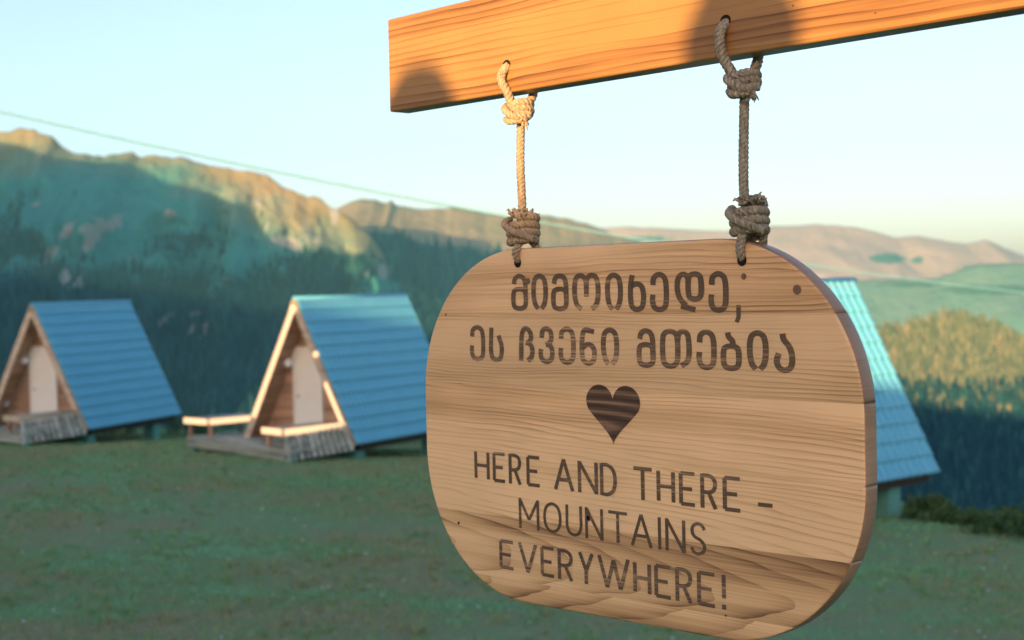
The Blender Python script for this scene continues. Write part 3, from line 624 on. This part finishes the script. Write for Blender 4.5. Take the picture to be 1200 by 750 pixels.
def make_rope(label, beam_hole, leg, kn, main, low, board_hole, tuft, seed, rad, sh, jm='jute'):
    rng = random.Random(seed)
    o = empty('hanging_rope', (ORG.x, ORG.y, ORG.z), YAW); tag(o, label, 'rope', 'ropes holding the board')
    hx, hz = beam_hole; kx, kz = kn; lx, lz = low; bx, bz = board_hole
    kx -= sh; lx -= sh; main = [(p[0]-sh, p[1]) for p in main]; tuft = (tuft[0]-sh*0.7, tuft[1], tuft[2])
    yb = YB-rad*0.9
    # loop through the beam: front leg, bore, back leg
    mb = MB(); rope_tube(mb, [(kx-0.004, -0.010, kz), (leg[1][0], yb*0.85, leg[1][1]), (leg[0][0], yb-0.002, leg[0][1]), (hx-0.002, yb-0.001, hz-0.012), (hx, YB+0.004, hz-0.001), (hx, 0.0, hz), (hx+0.003, -YB, hz), (hx+0.006, -YB+rad, hz-0.02), (kx+0.004, -YB*0.9+rad, 0.56), (kx+0.004, 0.008, kz+0.004)], rad)
    mb.build('beam_loop', M[jm], o, True)
    # knot below the beam
    mb = MB(); R1 = 0.0185
    rope_tube(mb, coil(kx, kz, R1, 0.026, 2.6, 0.006, ph=seed)+[(kx+0.018, -0.008, kz-0.016), (kx+0.021, -0.012, kz-0.020)], rad*0.86)
    rope_tube(mb, [(kx-0.022, -0.010, kz+0.010), (kx-0.006, -0.029, kz+0.001), (kx+0.014, -0.024, kz-0.012), (kx+0.023, 0.002, kz-0.008)], rad*0.86, phase=1)
    rope_tube(mb, [(kx-0.012, -0.022, kz-0.014), (kx+0.004, -0.027, kz-0.019), (kx+0.020, -0.014, kz-0.017)], rad*0.75, phase=2)
    k1 = mb.build('upper_knot', M[jm], o, True)
    # hanging length
    mb = MB(); path = [(kx, 0, kz-0.008)]+[(p[0], 0.0, p[1]) for p in main]+[(lx-0.004, 0, lz+0.005)]
    rope_tube(mb, path, rad*0.93); mb.build('cord', M[jm], o, True)
    # knot above the board
    mb = MB(); R2 = 0.0225
    rope_tube(mb, coil(lx, lz-0.006, R2, 0.042, 3.3, 0.005, ph=seed*1.7, ecc=1.0), rad*0.92)
    rope_tube(mb, [(lx-0.028, -0.004, lz+0.014), (lx-0.010, -0.033, lz+0.004), (lx+0.014, -0.030, lz-0.010), (lx+0.028, -0.004, lz-0.020)], rad*0.85, phase=2.1)
    mb.build('lower_knot', M[jm], o, True)
    # loop through the board
    mb = MB(); ys = YS-rad*0.75
    rope_tube(mb, [(lx-0.006, -0.004, lz-0.022), (bx+0.004, ys*0.85, 0.303), (bx+0.001, ys, bz+0.014), (bx, YS+0.004, bz+0.001), (bx, 0.004, bz), (bx+0.004, -YS+rad, bz+0.012), (lx+0.012, -YS*0.9, 0.305), (lx+0.008, 0.004, lz-0.020)], rad*0.86)
    mb.build('board_loop', M[jm], o, True)
    # frayed ends
    mb = MB(); tx, tz, dirx = tuft
    for q in range(64):
        a = Vector((tx+rng.gauss(0, .006), -0.006+rng.gauss(0, .006), tz)); an = rng.gauss(0, 0.9)+dirx
        b = a+Vector((math.sin(an), rng.gauss(-.2, .5), abs(math.cos(an))*0.7+0.25))*rng.uniform(.007, .017); c_ = b+Vector((math.sin(an)*.6, rng.gauss(0, .4), rng.gauss(-.35, .4)))*.006
        mb.tube([a, a.lerp(b, .55)+Vector((rng.gauss(0, .0012), rng.gauss(0, .0012), 0)), b, c_], [.0028, .0026, .0022, .0010], 5)
    mb.build('frayed_end', M[jm], o, True)['kind'] = 'stuff'; mb = MB()
    for q in range(16):
        a = Vector((kx+0.017+rng.gauss(0, .004), -0.010, kz-0.018)); b = a+Vector((rng.gauss(.006, .005), rng.gauss(-.003, .004), rng.gauss(-.006, .004)))
        mb.tube([a, b, b+Vector((rng.gauss(0, .003), rng.gauss(0, .003), -.003))], [.0016, .0014, .0005], 5)
    mb.build('frayed_tail', M[jm], o, True)['kind'] = 'stuff'
    mb = MB(); fuzz(mb, [p for p in catmull(path, 12)], rad, 150, rng, .005); fuzz(mb, coil(kx, kz, R1, .03, 2, 0), rad, 70, rng); fuzz(mb, coil(lx, lz, R2, .045, 3, 0), rad, 110, rng, .008)
    fz = mesh_obj('loose_fibre', mb.v, mb.f, M[jm], o); fz['kind'] = 'stuff'
make_rope('sunlit pale rope with frayed lower knot, nearer the beam end', (-0.2775, 0.6060), [(-0.2825, 0.5800), (-0.2740, 0.5590)], (-0.2530, 0.5300), [(-0.2515, 0.5080), (-0.2547, 0.4422), (-0.2525, 0.3750)], (-0.2515, 0.3340), (-0.268, 0.2760), (-0.2500, 0.3500, 0.1), 3, 0.0078, 0.019)
make_rope('greyer shaded rope with a thicker lower knot, above the comma', (0.183, 0.6100), [(0.1785, 0.5830), (0.1800, 0.5580)], (0.2115, 0.5230), [(0.2110, 0.4980), (0.2080, 0.4306), (0.2070, 0.3680)], (0.2160, 0.3270), (0.1995, 0.2670), (0.2200, 0.3455, 0.75), 8, 0.0080, 0.0145, 'jute_shade')

# ------------------------------------------------------------------ A-frame cabins
RZ, EZ, HWID, RL = 4.45, 0.90, 1.782, 4.78       # ridge, eave, half width, roof length
SLOPE = Vector((HWID, 0, EZ-RZ)); SL = SLOPE.length; SD = SLOPE.normalized(); SN = Vector((-SD.z, 0, SD.x))
def roof_row_mesh(k, rows=12, waves=23):
    """one course of the pressed tile-effect sheet"""
    h = SL/rows; a0 = k*h; nseg = waves*6; vs = []; fs = []
    prof = [(0.0, 0.0), (0.35, 0.010), (0.75, 0.020), (1.0, 0.028), (1.012, 0.004)]
    for (t, lift) in prof:
        for i in range(nseg+1):
            y = RL*i/nseg; w = 0.05*(1-abs(math.cos(math.pi*i/6))**3)
            p = SD*(a0+h*t)+SN*(0.03+lift+w); vs.append((p.x, y, RZ+p.z))
    n = nseg+1
    for j in range(len(prof)-1):
        for i in range(nseg): fs.append((j*n+i, (j+1)*n+i, (j+1)*n+i+1, j*n+i+1))
    me = bpy.data.meshes.new('tile_row'); me.from_pydata(vs, [], fs); me.update(); me.materials.append(M['roof'])
    me.polygons.foreach_set('use_smooth', [True]*len(me.polygons)); return me
ROWS = [roof_row_mesh(k) for k in range(12)]
def flip(me):
    m2 = me.copy(); bm = bmesh.new(); bm.from_mesh(m2)
    for v in bm.verts: v.co.x = -v.co.x
    bmesh.ops.reverse_faces(bm, faces=bm.faces); bm.to_mesh(m2); bm.free(); return m2
ROWSL = [flip(m_) for m_ in ROWS]
WALLV = 0.62
def make_cabin(loc, yaw, label, lit, porch_rot, globe2, detail=True):
    c = empty('cabin', loc, -yaw); tag(c, label, 'cabin', 'A-frame cabins on the lawn')
    for side, rows in ((1, ROWS), (-1, ROWSL)):
        mb = MB(); n = SN*0.02
        a = [Vector((0, 0.02, RZ)), Vector((side*HWID*0.985, 0.02, EZ+0.05))]
        o_ = Vector((side*SN.x, 0, SN.z))*0.02
        t_ = Vector((side*SN.x, 0, SN.z))*-0.07
        q = [a[0]+o_, a[1]+o_, a[1]+t_, a[0]+t_*1.6]
        if side < 0: q = q[::-1]
        mb.prism(q, [p+Vector((0, RL-0.04, 0)) for p in q])
        slope = mb.build('roof_slope', M['wall_wood'], c)
        for me in rows: link(bpy.data.objects.new('tile_row', me), slope)
        # barge board on the front edge
        mb = MB(); top = Vector((side*0.02, -0.03, RZ+0.02)); bot = Vector((side*HWID, -0.03, EZ))
        mb.bar(top-Vector((side*SN.x, 0, SN.z))*0.07, bot-Vector((side*SN.x, 0, SN.z))*0.07, 0.045, 0.17, Vector((side*SN.x, 0, SN.z)))
        mb.build('barge_board', M['pale_wood'], c)
    mb = MB(); mb.tube([(0, -0.05, RZ+0.055), (0, RL+0.03, RZ+0.055)], 0.05, 10); mb.build('ridge_cap', M['roof'], c, True)
    # gable wall of boards, door, lamps
    for V_, nm in ((WALLV, 'gable_wall'), (RL-0.25, 'back_wall')):
        wall = link(bpy.data.objects.new(nm, None), c)
        z = EZ+0.06; k = 0
        while z < RZ-0.25:
            z1 = min(z+0.235, RZ-0.2); w0 = (RZ-z)*HWID/(RZ-EZ)-0.07; w1 = (RZ-z1)*HWID/(RZ-EZ)-0.07
            if w1 < 0.05: break
            mb = MB(); q = [Vector((-w0, V_, z)), Vector((w0, V_, z)), Vector((w1, V_, z1-0.008)), Vector((-w1, V_, z1-0.008))]
            tw = 0.004*(k % 2); mb.prism([p+Vector((0, -tw, 0)) for p in q], [p+Vector((0, 0.03, 0)) for p in q]); mb.build('plank', M['wall_wood'], wall); z = z1; k += 1
    dx = -0.13
    door = bevel_box('door', dx-0.40, dx+0.40, WALLV-0.045, WALLV-0.008, 1.02, 3.20, M['door'], c, 0.006)
    fr = MB(); fr.box(dx-0.47, dx-0.405, WALLV-0.06, WALLV-0.01, 1.0, 3.27).box(dx+0.405, dx+0.47, WALLV-0.06, WALLV-0.01, 1.0, 3.27).box(dx-0.404, dx+0.404, WALLV-0.06, WALLV-0.01, 3.205, 3.27); fr.build('door_frame', M['door'], door)
    hd = MB(); hd.tube([(dx-0.33, WALLV-0.05, 2.02), (dx-0.33, WALLV-0.10, 2.02), (dx-0.22, WALLV-0.10, 2.02)], 0.014, 6); hd.build('handle', M['metal_dark'], door)
    def globe(x, y, z, r=0.125):
        mb = MB(); mb.tube([(x, y+0.16, z+0.02), (x, y+0.05, z+0.02)], 0.02, 6); g = mb.build('lamp_bracket', M['metal_dark'], c)
        bm = bmesh.new(); bmesh.ops.create_uvsphere(bm, u_segments=16, v_segments=10, radius=r)
        for v in bm.verts: v.co += Vector((x, y, z))
        me = bpy.data.meshes.new('lamp_globe'); bm.to_mesh(me); bm.free(); me.materials.append(M['lamp_glass']); me.polygons.foreach_set('use_smooth', [True]*len(me.polygons)); link(bpy.data.objects.new('lamp_globe', me), g)
    globe(-0.68, WALLV-0.15, 2.87)
    if globe2: globe(*globe2)
    # porch: deck, benches, leaning slat side
    cr, sr = math.cos(porch_rot), math.sin(porch_rot)
    def T(u, v, z):   # porch turned about the cabin's right front corner
        x, y = u-1.5, v; return Vector((1.5+x*cr+y*sr, -x*sr+y*cr, z))
    DZ = 0.98
    nb = 11
    FL, FR, BR, BL = (-3.45, -0.35), (1.48, -2.1), (1.70, 0.02), (-2.6, WALLV+1.0)
    deck = link(bpy.data.objects.new('deck', None), c)
    for k in range(nb):
        t0, t1 = k/nb, (k+0.94)/nb
        def e(t): return (FL[0]+(BL[0]-FL[0])*t, FL[1]+(BL[1]-FL[1])*t), (FR[0]+(BR[0]-FR[0])*t, FR[1]+(BR[1]-FR[1])*t)
        a, b = e(t0); a2, b2 = e(t1)
        q = [T(*a, DZ-0.045), T(*b, DZ-0.045), T(*b2, DZ-0.045), T(*a2, DZ-0.045)]; mb = MB(); mb.prism(q, [p+Vector((0, 0, 0.045)) for p in q]); mb.build('deck_board', M['grey_slat'], deck)
    mb = MB()
    for (a, b) in ((FL, FR), (FL, BL)):
        mb.bar(T(*a, DZ-0.15)+Vector((0, 0.03, 0)), T(*b, DZ-0.15)+Vector((0, 0.03, 0)), 0.05, 0.19)
    mb.build('deck_skirt', M['grey_slat'], c)
    for (p, s) in ((FL, 0.06), (FR, 0.06), ((-1.0, -1.0), 0.07)):
        mb = MB(); q = T(p[0]*0.97, p[1]+0.12, 0); mb.box(q.x-s, q.x+s, q.y-s, q.y+s, -0.45, DZ-0.06); mb.build('deck_leg', M['teal_post'], c)
    # benches: (outer front, outer back, inner back, inner front)
    B1 = [(1.10, -1.86), (1.46, 0.0), (0.70, 0.12), (0.30, -1.64)]; B2 = [(-3.5, -0.32), (-3.0, 1.3), (-2.07, 1.12), (-2.55, -0.48)]
    for bi, B in enumerate((B1, B2)):
        bench = link(bpy.data.objects.new('bench', None), c)
        q = [T(*p, 1.34) for p in B]; mb = MB(); mb.prism(q, [p+Vector((0, 0, 0.10)) for p in q]); mb.build('seat', M['grey_slat'], bench)
        for p in (B[3], B[2], B[0]) if bi == 0 else B:
            pc = T(*p, 0); ctr = T(sum(b_[0] for b_ in B)/4, sum(b_[1] for b_ in B)/4, 0); pc = pc.lerp(ctr, 0.13)
            mb = MB(); mb.box(pc.x-0.045, pc.x+0.045, pc.y-0.045, pc.y+0.045, DZ, 1.345); mb.build('leg', M['wall_wood'], bench)
        edges = [(B[3], B[0]), (B[0], B[1])] if bi == 0 else [(B[0], B[3]), (B[3], B[2])]
        for (a, b) in edges:
            pa, pb = T(*a, 1.39), T(*b, 1.39); d = (pb-pa).normalized(); nrm = Vector((d.y, -d.x, 0))
            mb = MB(); mb.bar(pa+nrm*0.022, pb+nrm*0.022, 0.04, 0.16); mb.build('fascia', M['pale_wood'], bench)
            if lit: mb = MB(); mb.bar(pa+nrm*0.052, pb+nrm*0.052, 0.018, 0.14); mb.build('light_strip', M['strip'], bench)
    bt0, bt1 = T(1.10, -1.86, 1.33), Vector((1.50, -0.02, 1.40)); bb0, bb1 = T(1.52, -2.25, 0.74), Vector((1.80, -0.02, 0.80))
    sw = link(bpy.data.objects.new('slat_side', None), c); ns = 11
    for k in range(ns):
        t0, t1 = (k+0.04)/ns, (k+0.68)/ns
        q = [bt0.lerp(bt1, t0), bt0.lerp(bt1, t1), bb0.lerp(bb1, t1), bb0.lerp(bb1, t0)]; mb = MB(); mb.prism(q, [p+Vector((0.022, -0.006, 0.012)) for p in q]); mb.build('slat', M['grey_slat'], sw)
    mb = MB(); mb.bar(bt0.lerp(bb0, .2)+Vector((-.03, 0, 0)), bt1.lerp(bb1, .2)+Vector((-.03, 0, 0)), .04, .07).bar(bt0.lerp(bb0, .8)+Vector((-.03, 0, 0)), bt1.lerp(bb1, .8)+Vector((-.03, 0, 0)), .04, .07); mb.build('rail', M['dark_wood'], sw)
    if lit:
        sn = Vector((SN.x, 0, SN.z)); snl = Vector((-SN.x, 0, SN.z))
        pt = lambda side, z: Vector((side*(RZ-z)*HWID/(RZ-EZ), -0.064, z))-(sn if side > 0 else snl)*0.07
        mb = MB(); mb.bar(pt(-1, 1.55), pt(-1, RZ-0.10), 0.018, 0.13, snl); mb.build('light_strip', M['strip'], c)
        mb = MB(); mb.bar(pt(1, 1.42), pt(1, 2.45), 0.018, 0.10, sn); mb.build('light_strip', M['strip'], c)
        bm = bmesh.new(); bmesh.ops.create_uvsphere(bm, u_segments=12, v_segments=8, radius=0.075)
        for v in bm.verts: v.co += Vector((0.70, -0.10, 3.12))
        me = bpy.data.meshes.new('bulb'); bm.to_mesh(me); bm.free(); me.materials.append(M['strip']); link(bpy.data.objects.new('bulb', me), c)
    # floor platform, joists and posts
    mb = MB(); mb.box(-HWID*0.93, HWID*0.93, 0.35, RL-0.1, EZ-0.16, EZ+0.03); mb.build('floor_platform', M['dark_wood'], c)
    for (u, v) in ((1.30, 3.9), (-1.3, 3.9), (1.3, 0.6), (-1.3, 0.6)):
        mb = MB(); mb.box(u-0.17, u+0.17, v-0.17, v+0.17, -0.9, EZ-0.165); mb.build('support_post', M['teal_post'], c)
    return c
def cabin_loc(x, y, zr): return (x, y, zr-RZ)
make_cabin(cabin_loc(-13.7585, 40.8102, -0.2915), R(19.39), 'unlit blue-roofed A-frame cabin farthest left, cut by the frame', False, R(6), (-1.42, WALLV-0.15, 1.62))
make_cabin(cabin_loc(-5.3921, 35.4105, -0.2586), R(31.2), 'blue-roofed A-frame cabin with glowing light strips on porch and gable', True, 0.0, None)
c3 = make_cabin(cabin_loc(2.7453, 23.7155, 0.0557), R(50.55), 'blue-roofed A-frame cabin mostly hidden behind the hanging board', False, 0.0, None); c3.scale = (1, 1, 0.967)

# ------------------------------------------------------------------ grass, flowers, shrubs
rng = np.random.default_rng(11)
def scatter(n, y0, y1, pad=0.42):
    y = y0+(y1-y0)*rng.random(n)**1.25; x = (rng.random(n)*2-1)*(pad*y+0.8); return x, y
bx_, by_ = scatter(300000, 7.5, 52)
ok = edge_dist(bx_, by_) < -0.1; bx_, by_ = bx_[ok], by_[ok]
dens = fbm(bx_*0.35, by_*0.35, 61, 4); ok = rng.random(len(bx_)) < np.clip((dens-0.25)*2.4, 0.15, 1); bx_, by_ = bx_[ok], by_[ok]
bz_ = ground(bx_, by_); n = len(bx_); hgt = (0.018+0.035*rng.random(n))*(0.6+by_/26); wd_ = 0.0045*(0.7+by_/14); an = rng.random(n)*6.283; le = rng.normal(0, 0.55, (n, 2))*hgt[:, None]
A = np.stack([np.stack([bx_-np.cos(an)*wd_, by_-np.sin(an)*wd_, bz_-0.004], -1), np.stack([bx_+np.cos(an)*wd_, by_+np.sin(an)*wd_, bz_-0.004], -1), np.stack([bx_+le[:, 0], by_+le[:, 1], bz_+hgt], -1)], 1)
tx, ty = scatter(1500, 8, 40); ok = (edge_dist(tx, ty) < -0.2) & (fbm(tx*0.3, ty*0.3, 77, 3) > 0.46); tx, ty = tx[ok], ty[ok]
tb = 26; ang = rng.random((len(tx), tb))*6.283; rr_ = rng.random((len(tx), tb))*0.07; ux = (tx[:, None]+np.cos(ang)*rr_).ravel(); uy = (ty[:, None]+np.sin(ang)*rr_).ravel(); uz = ground(ux, uy)
th = (0.05+0.09*rng.random(len(ux)))*np.repeat(0.6+0.7*rng.random(len(tx)), tb); tw = 0.004*(0.8+uy/16); ta = ang.ravel(); lx_ = np.cos(ta)*th*0.5*rng.random(len(ux)); ly_ = np.sin(ta)*th*0.5*rng.random(len(ux))
A2 = np.stack([np.stack([ux+np.sin(ta)*tw, uy-np.cos(ta)*tw, uz-0.004], -1), np.stack([ux-np.sin(ta)*tw, uy+np.cos(ta)*tw, uz-0.004], -1), np.stack([ux+lx_, uy+ly_, uz+th], -1)], 1)
A = np.concatenate([A, A2], 0); n = len(A)
tag(np_mesh('grass', A.reshape(-1, 3), np.arange(n*3).reshape(-1, 3), M['blade'], attrs={'rnd': np.repeat(rng.random(n), 3)}), 'short worn grass growing over the lawn', 'grass', kind='stuff')
fx, fy = scatter(260, 9, 33); ok = edge_dist(fx, fy) < -0.5; fx, fy = fx[ok], fy[ok]; fz = ground(fx, fy)
vs = []; fs = []
for x, y, z in zip(fx, fy, fz):
    r = random.uniform(.008, .02)*(0.6+y/20); b = len(vs); h = random.uniform(.02, .06)
    vs.append((x, y, z+h+r*.5)); vs += [(x+r*math.cos(k*1.2566), y+r*math.sin(k*1.2566), z+h) for k in range(5)]; fs += [(b, b+1+k, b+1+(k+1) % 5) for k in range(5)]
tag(mesh_obj('clover_flowers', vs, fs, plain('clover_petal', (0.55, 0.62, 0.58), 0.7)), 'tiny pale flowers dotted over the lawn', 'flowers', kind='stuff')

def shrub(x, y, w, h, label, seed, n=900):
    rg = np.random.default_rng(seed); z = gz(x, y)
    o = empty('shrub', (x, y, z)); tag(o, label, 'shrub', 'shrubs along the rim of the lawn')
    cl = rg.normal(0, 1, (9, 3))*np.array([w*0.32, w*0.3, h*0.16])+np.array([0, 0, h*0.5]); ci = rg.integers(0, 9, n)
    p = cl[ci]+rg.normal(0, 1, (n, 3))*np.array([w*0.14, w*0.14, h*0.15]); p[:, 2] = np.clip(p[:, 2], 0.02, h*1.05)
    s = (0.02+0.045*rg.random(n)); d1 = rg.normal(0, 1, (n, 3)); d1 /= np.linalg.norm(d1, axis=1)[:, None]; d2 = np.cross(d1, rg.normal(0, 1, (n, 3))); d2 /= np.linalg.norm(d2, axis=1)[:, None]
    s = s[:, None]; A = np.stack([p-d1*s, p+d2*s*0.5, p+d1*s, p-d2*s*0.5], 1)
    fo = np_mesh('foliage', A.reshape(-1, 3), np.arange(n*4).reshape(-1, 4), M['leaf'], o, attrs={'rnd': np.repeat(rg.random(n)*0.5+0.5*p[:, 2]/h, 4)})  # leaf tone half random, paler towards the top
    mb = MB()
    for k in range(6): mb.tube([(0, 0, -0.15), tuple(cl[k]*0.5), tuple(cl[k])], [0.02, 0.013, 0.006], 5)
    mb.build('stem', M['stem'], o)
def at_px(x, y):
    d = ray(x, y); t = 10.0
    while t < 80 and d.z*t > gz(d.x*t, t): t += 0.1
    return d.x*t, t
SH = [(1090, 606, .5, .36, 'roundest shrub beside the support post of the hidden cabin'), (1100, 612, .6, .18, 'low scrub second from the hidden cabin'), (1122, 616, .55, .26, 'brownish low shrub in the middle of the right rim'), (1146, 619, .8, .2, 'low shrub third from the right edge of the picture'), (1174, 624, .8, .32, 'taller shrub second from the right edge of the picture'), (1200, 630, .9, .34, 'shrub cut by the right edge of the picture'), (1230, 634, 1.2, .6, 'shrub just outside the right edge')]
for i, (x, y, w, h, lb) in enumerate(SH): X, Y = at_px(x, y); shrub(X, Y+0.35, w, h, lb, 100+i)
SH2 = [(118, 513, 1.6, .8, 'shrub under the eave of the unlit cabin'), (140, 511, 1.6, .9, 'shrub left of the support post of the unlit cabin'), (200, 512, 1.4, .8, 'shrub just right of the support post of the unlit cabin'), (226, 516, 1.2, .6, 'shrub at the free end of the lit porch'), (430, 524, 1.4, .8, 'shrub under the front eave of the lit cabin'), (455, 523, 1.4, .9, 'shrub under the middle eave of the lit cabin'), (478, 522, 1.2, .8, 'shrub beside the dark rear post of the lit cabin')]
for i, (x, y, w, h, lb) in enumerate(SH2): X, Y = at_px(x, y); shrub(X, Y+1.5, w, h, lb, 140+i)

# ------------------------------------------------------------------ overhead cable on its poles
cp = np.polyfit([0, 260, 520, 967, 1197], [131, 187, 241, 313, 343], 3); mid = []
for x in np.linspace(-140, 1420, 60):
    Yd = 1.0/np.interp(x, [-140, 1420], [1/13.0, 1/48.0]); mid.append(ray(float(x), float(np.polyval(cp, x)))*float(Yd))
a, b = mid[0], mid[-1]
mb = MB(); mb.tube(mid, 0.0135, 6); tag(mb.build('overhead_cable', M['cable'], None, True), 'thin teal cable slanting across the sky above the mountain', 'cable')
for p, lb in ((a, 'wooden pole outside the view holding the cable end'), (b, 'wooden pole beyond the right edge at the far cable end')):
    g_ = min(gz(p.x, p.y), p.z-3); mb = MB(); mb.tube([(0, 0, -0.4), (0, 0, p.z-g_+0.15)], [0.10, 0.075], 10)
    o = mb.build('cable_pole', M['stem'], None, True); o.location = (p.x, p.y, g_); tag(o, lb, 'pole', 'poles of the overhead cable')

# ------------------------------------------------------------------ two people behind the viewpoint; their heads shade the beam
def person(head, label, seed):
    g = gz(head.x, head.y); Hh = head.z-g+0.115; k = Hh/1.75
    o = empty('person', (head.x, head.y, g), -math.atan2(SUN.x, SUN.y)+math.pi*0); tag(o, label, 'person', 'people behind the viewpoint')
    J = {'pel': (0, 0, .95), 'wai': (0, .01, 1.08), 'che': (0, .01, 1.28), 'nek': (0, 0, 1.46), 'hd0': (0, .01, 1.56), 'hd1': (0, .015, 1.66),
         'shL': (-.17, 0, 1.40), 'elL': (-.25, -.02, 1.13), 'wrL': (-.23, .10, .90), 'shR': (.17, 0, 1.40), 'elR': (.25, -.02, 1.13), 'wrR': (.23, .10, .90),
         'hpL': (-.10, 0, .90), 'knL': (-.11, .02, .50), 'anL': (-.12, -.02, .09), 'toL': (-.13, .14, .035), 'hpR': (.10, 0, .90), 'knR': (.11, .02, .50), 'anR': (.12, -.02, .09), 'toR': (.13, .14, .035)}
    rad = dict(pel=.145, wai=.125, che=.15, nek=.058, hd0=.085, hd1=.088, shL=.07, elL=.045, wrL=.034, shR=.07, elR=.045, wrR=.034, hpL=.095, knL=.06, anL=.045, toL=.035, hpR=.095, knR=.06, anR=.045, toR=.035)
    E_ = [('pel', 'wai'), ('wai', 'che'), ('che', 'nek'), ('nek', 'hd0'), ('hd0', 'hd1'), ('che', 'shL'), ('shL', 'elL'), ('elL', 'wrL'), ('che', 'shR'), ('shR', 'elR'), ('elR', 'wrR'), ('pel', 'hpL'), ('hpL', 'knL'), ('knL', 'anL'), ('anL', 'toL'), ('pel', 'hpR'), ('hpR', 'knR'), ('knR', 'anR'), ('anR', 'toR')]
    ks = list(J); me = bpy.data.meshes.new('body'); me.from_pydata([tuple(q*k for q in J[n_]) for n_ in ks], [(ks.index(a_), ks.index(b_)) for a_, b_ in E_], [])
    ob = link(bpy.data.objects.new('body', me), o); me.materials.append(plain('dark_clothes_%d' % seed, ((.05, .06, .08), (.12, .05, .05))[seed % 2], .8))
    ob.modifiers.new('skin', 'SKIN'); 
    for i, n_ in enumerate(ks): me.skin_vertices[0].data[i].radius = (rad[n_]*k, rad[n_]*k*.9)
    me.skin_vertices[0].data[0].use_root = True
    sb = ob.modifiers.new('sub', 'SUBSURF'); sb.levels = 2; sb.render_levels = 2
    bm = bmesh.new(); bmesh.ops.create_uvsphere(bm, u_segments=24, v_segments=14, radius=1)
    for v in bm.verts:
        d = v.co.copy(); rr_ = 1+0.06*mnoise.noise(d*2.5+Vector((seed, 0, 0))); v.co = Vector((d.x*.102*rr_, d.y*.115*rr_-.012, 1.645+d.z*.12*rr_ - (0.0 if d.z > 0 else 0.02)))*k
    me = bpy.data.meshes.new('hair'); bm.to_mesh(me); bm.free(); me.materials.append(M['stem']); link(bpy.data.objects.new('hair', me), o)
    for s in (-1, 1):
        mb = MB(); w = Vector(J['wrL' if s < 0 else 'wrR'])*k
        mb.tube([w, w+Vector((0, .02, -.05))*k, w+Vector((0, .03, -.09))*k], [.030*k, .040*k, .030*k], 8)
        for q in range(4): mb.tube([w+Vector((-.024+.016*q, .03, -.085))*k, w+Vector((-.026+.017*q, .045, -.125))*k, w+Vector((-.024+.016*q, .06, -.155+.008*abs(q-1)))*k], [.009*k, .0085*k, .006*k], 6)
        mb.tube([w+Vector((-s*.03, .02, -.03))*k, w+Vector((-s*.05, .05, -.06))*k, w+Vector((-s*.045, .07, -.085))*k], [.011*k, .010*k, .007*k], 6)
        mb.build('hand', plain('skin_%d_%d' % (seed, s), (.5, .32, .24), .5), o, True)
dvec = Vector((math.cos(YAW), math.sin(YAW), 0))
hd1 = ORG+dvec*0.198+Vector((0, 0, 0.552))+SUN*5.0
hd2 = ORG+dvec*-0.520+Vector((0, 0, 0.505))+SUN*5.0
person(hd1, 'person whose head shadow surrounds the shaded rope on the beam', 0)
person(hd2, 'person whose head shadow darkens the free end of the beam', 1)

# ------------------------------------------------------------------ haze
mb = MB(); mb.box(-3200, 4200, -600, 5600, -331, 560); hz = mb.build('haze', None); tag(hz, 'thin blue haze filling the valley air', 'haze', kind='stuff')
hm = bpy.data.materials.new('valley_haze'); hm.use_nodes = True; t = hm.node_tree; t.nodes.clear()
o_ = t.nodes.new('ShaderNodeOutputMaterial'); pv = t.nodes.new('ShaderNodeVolumePrincipled'); pv.inputs['Color'].default_value = (0.24, 0.78, 1.0, 1); pv.inputs['Density'].default_value = 0.00011; pv.inputs['Anisotropy'].default_value = 0.0
t.links.new(pv.outputs[0], o_.inputs['Volume']); hz.data.materials.append(hm)
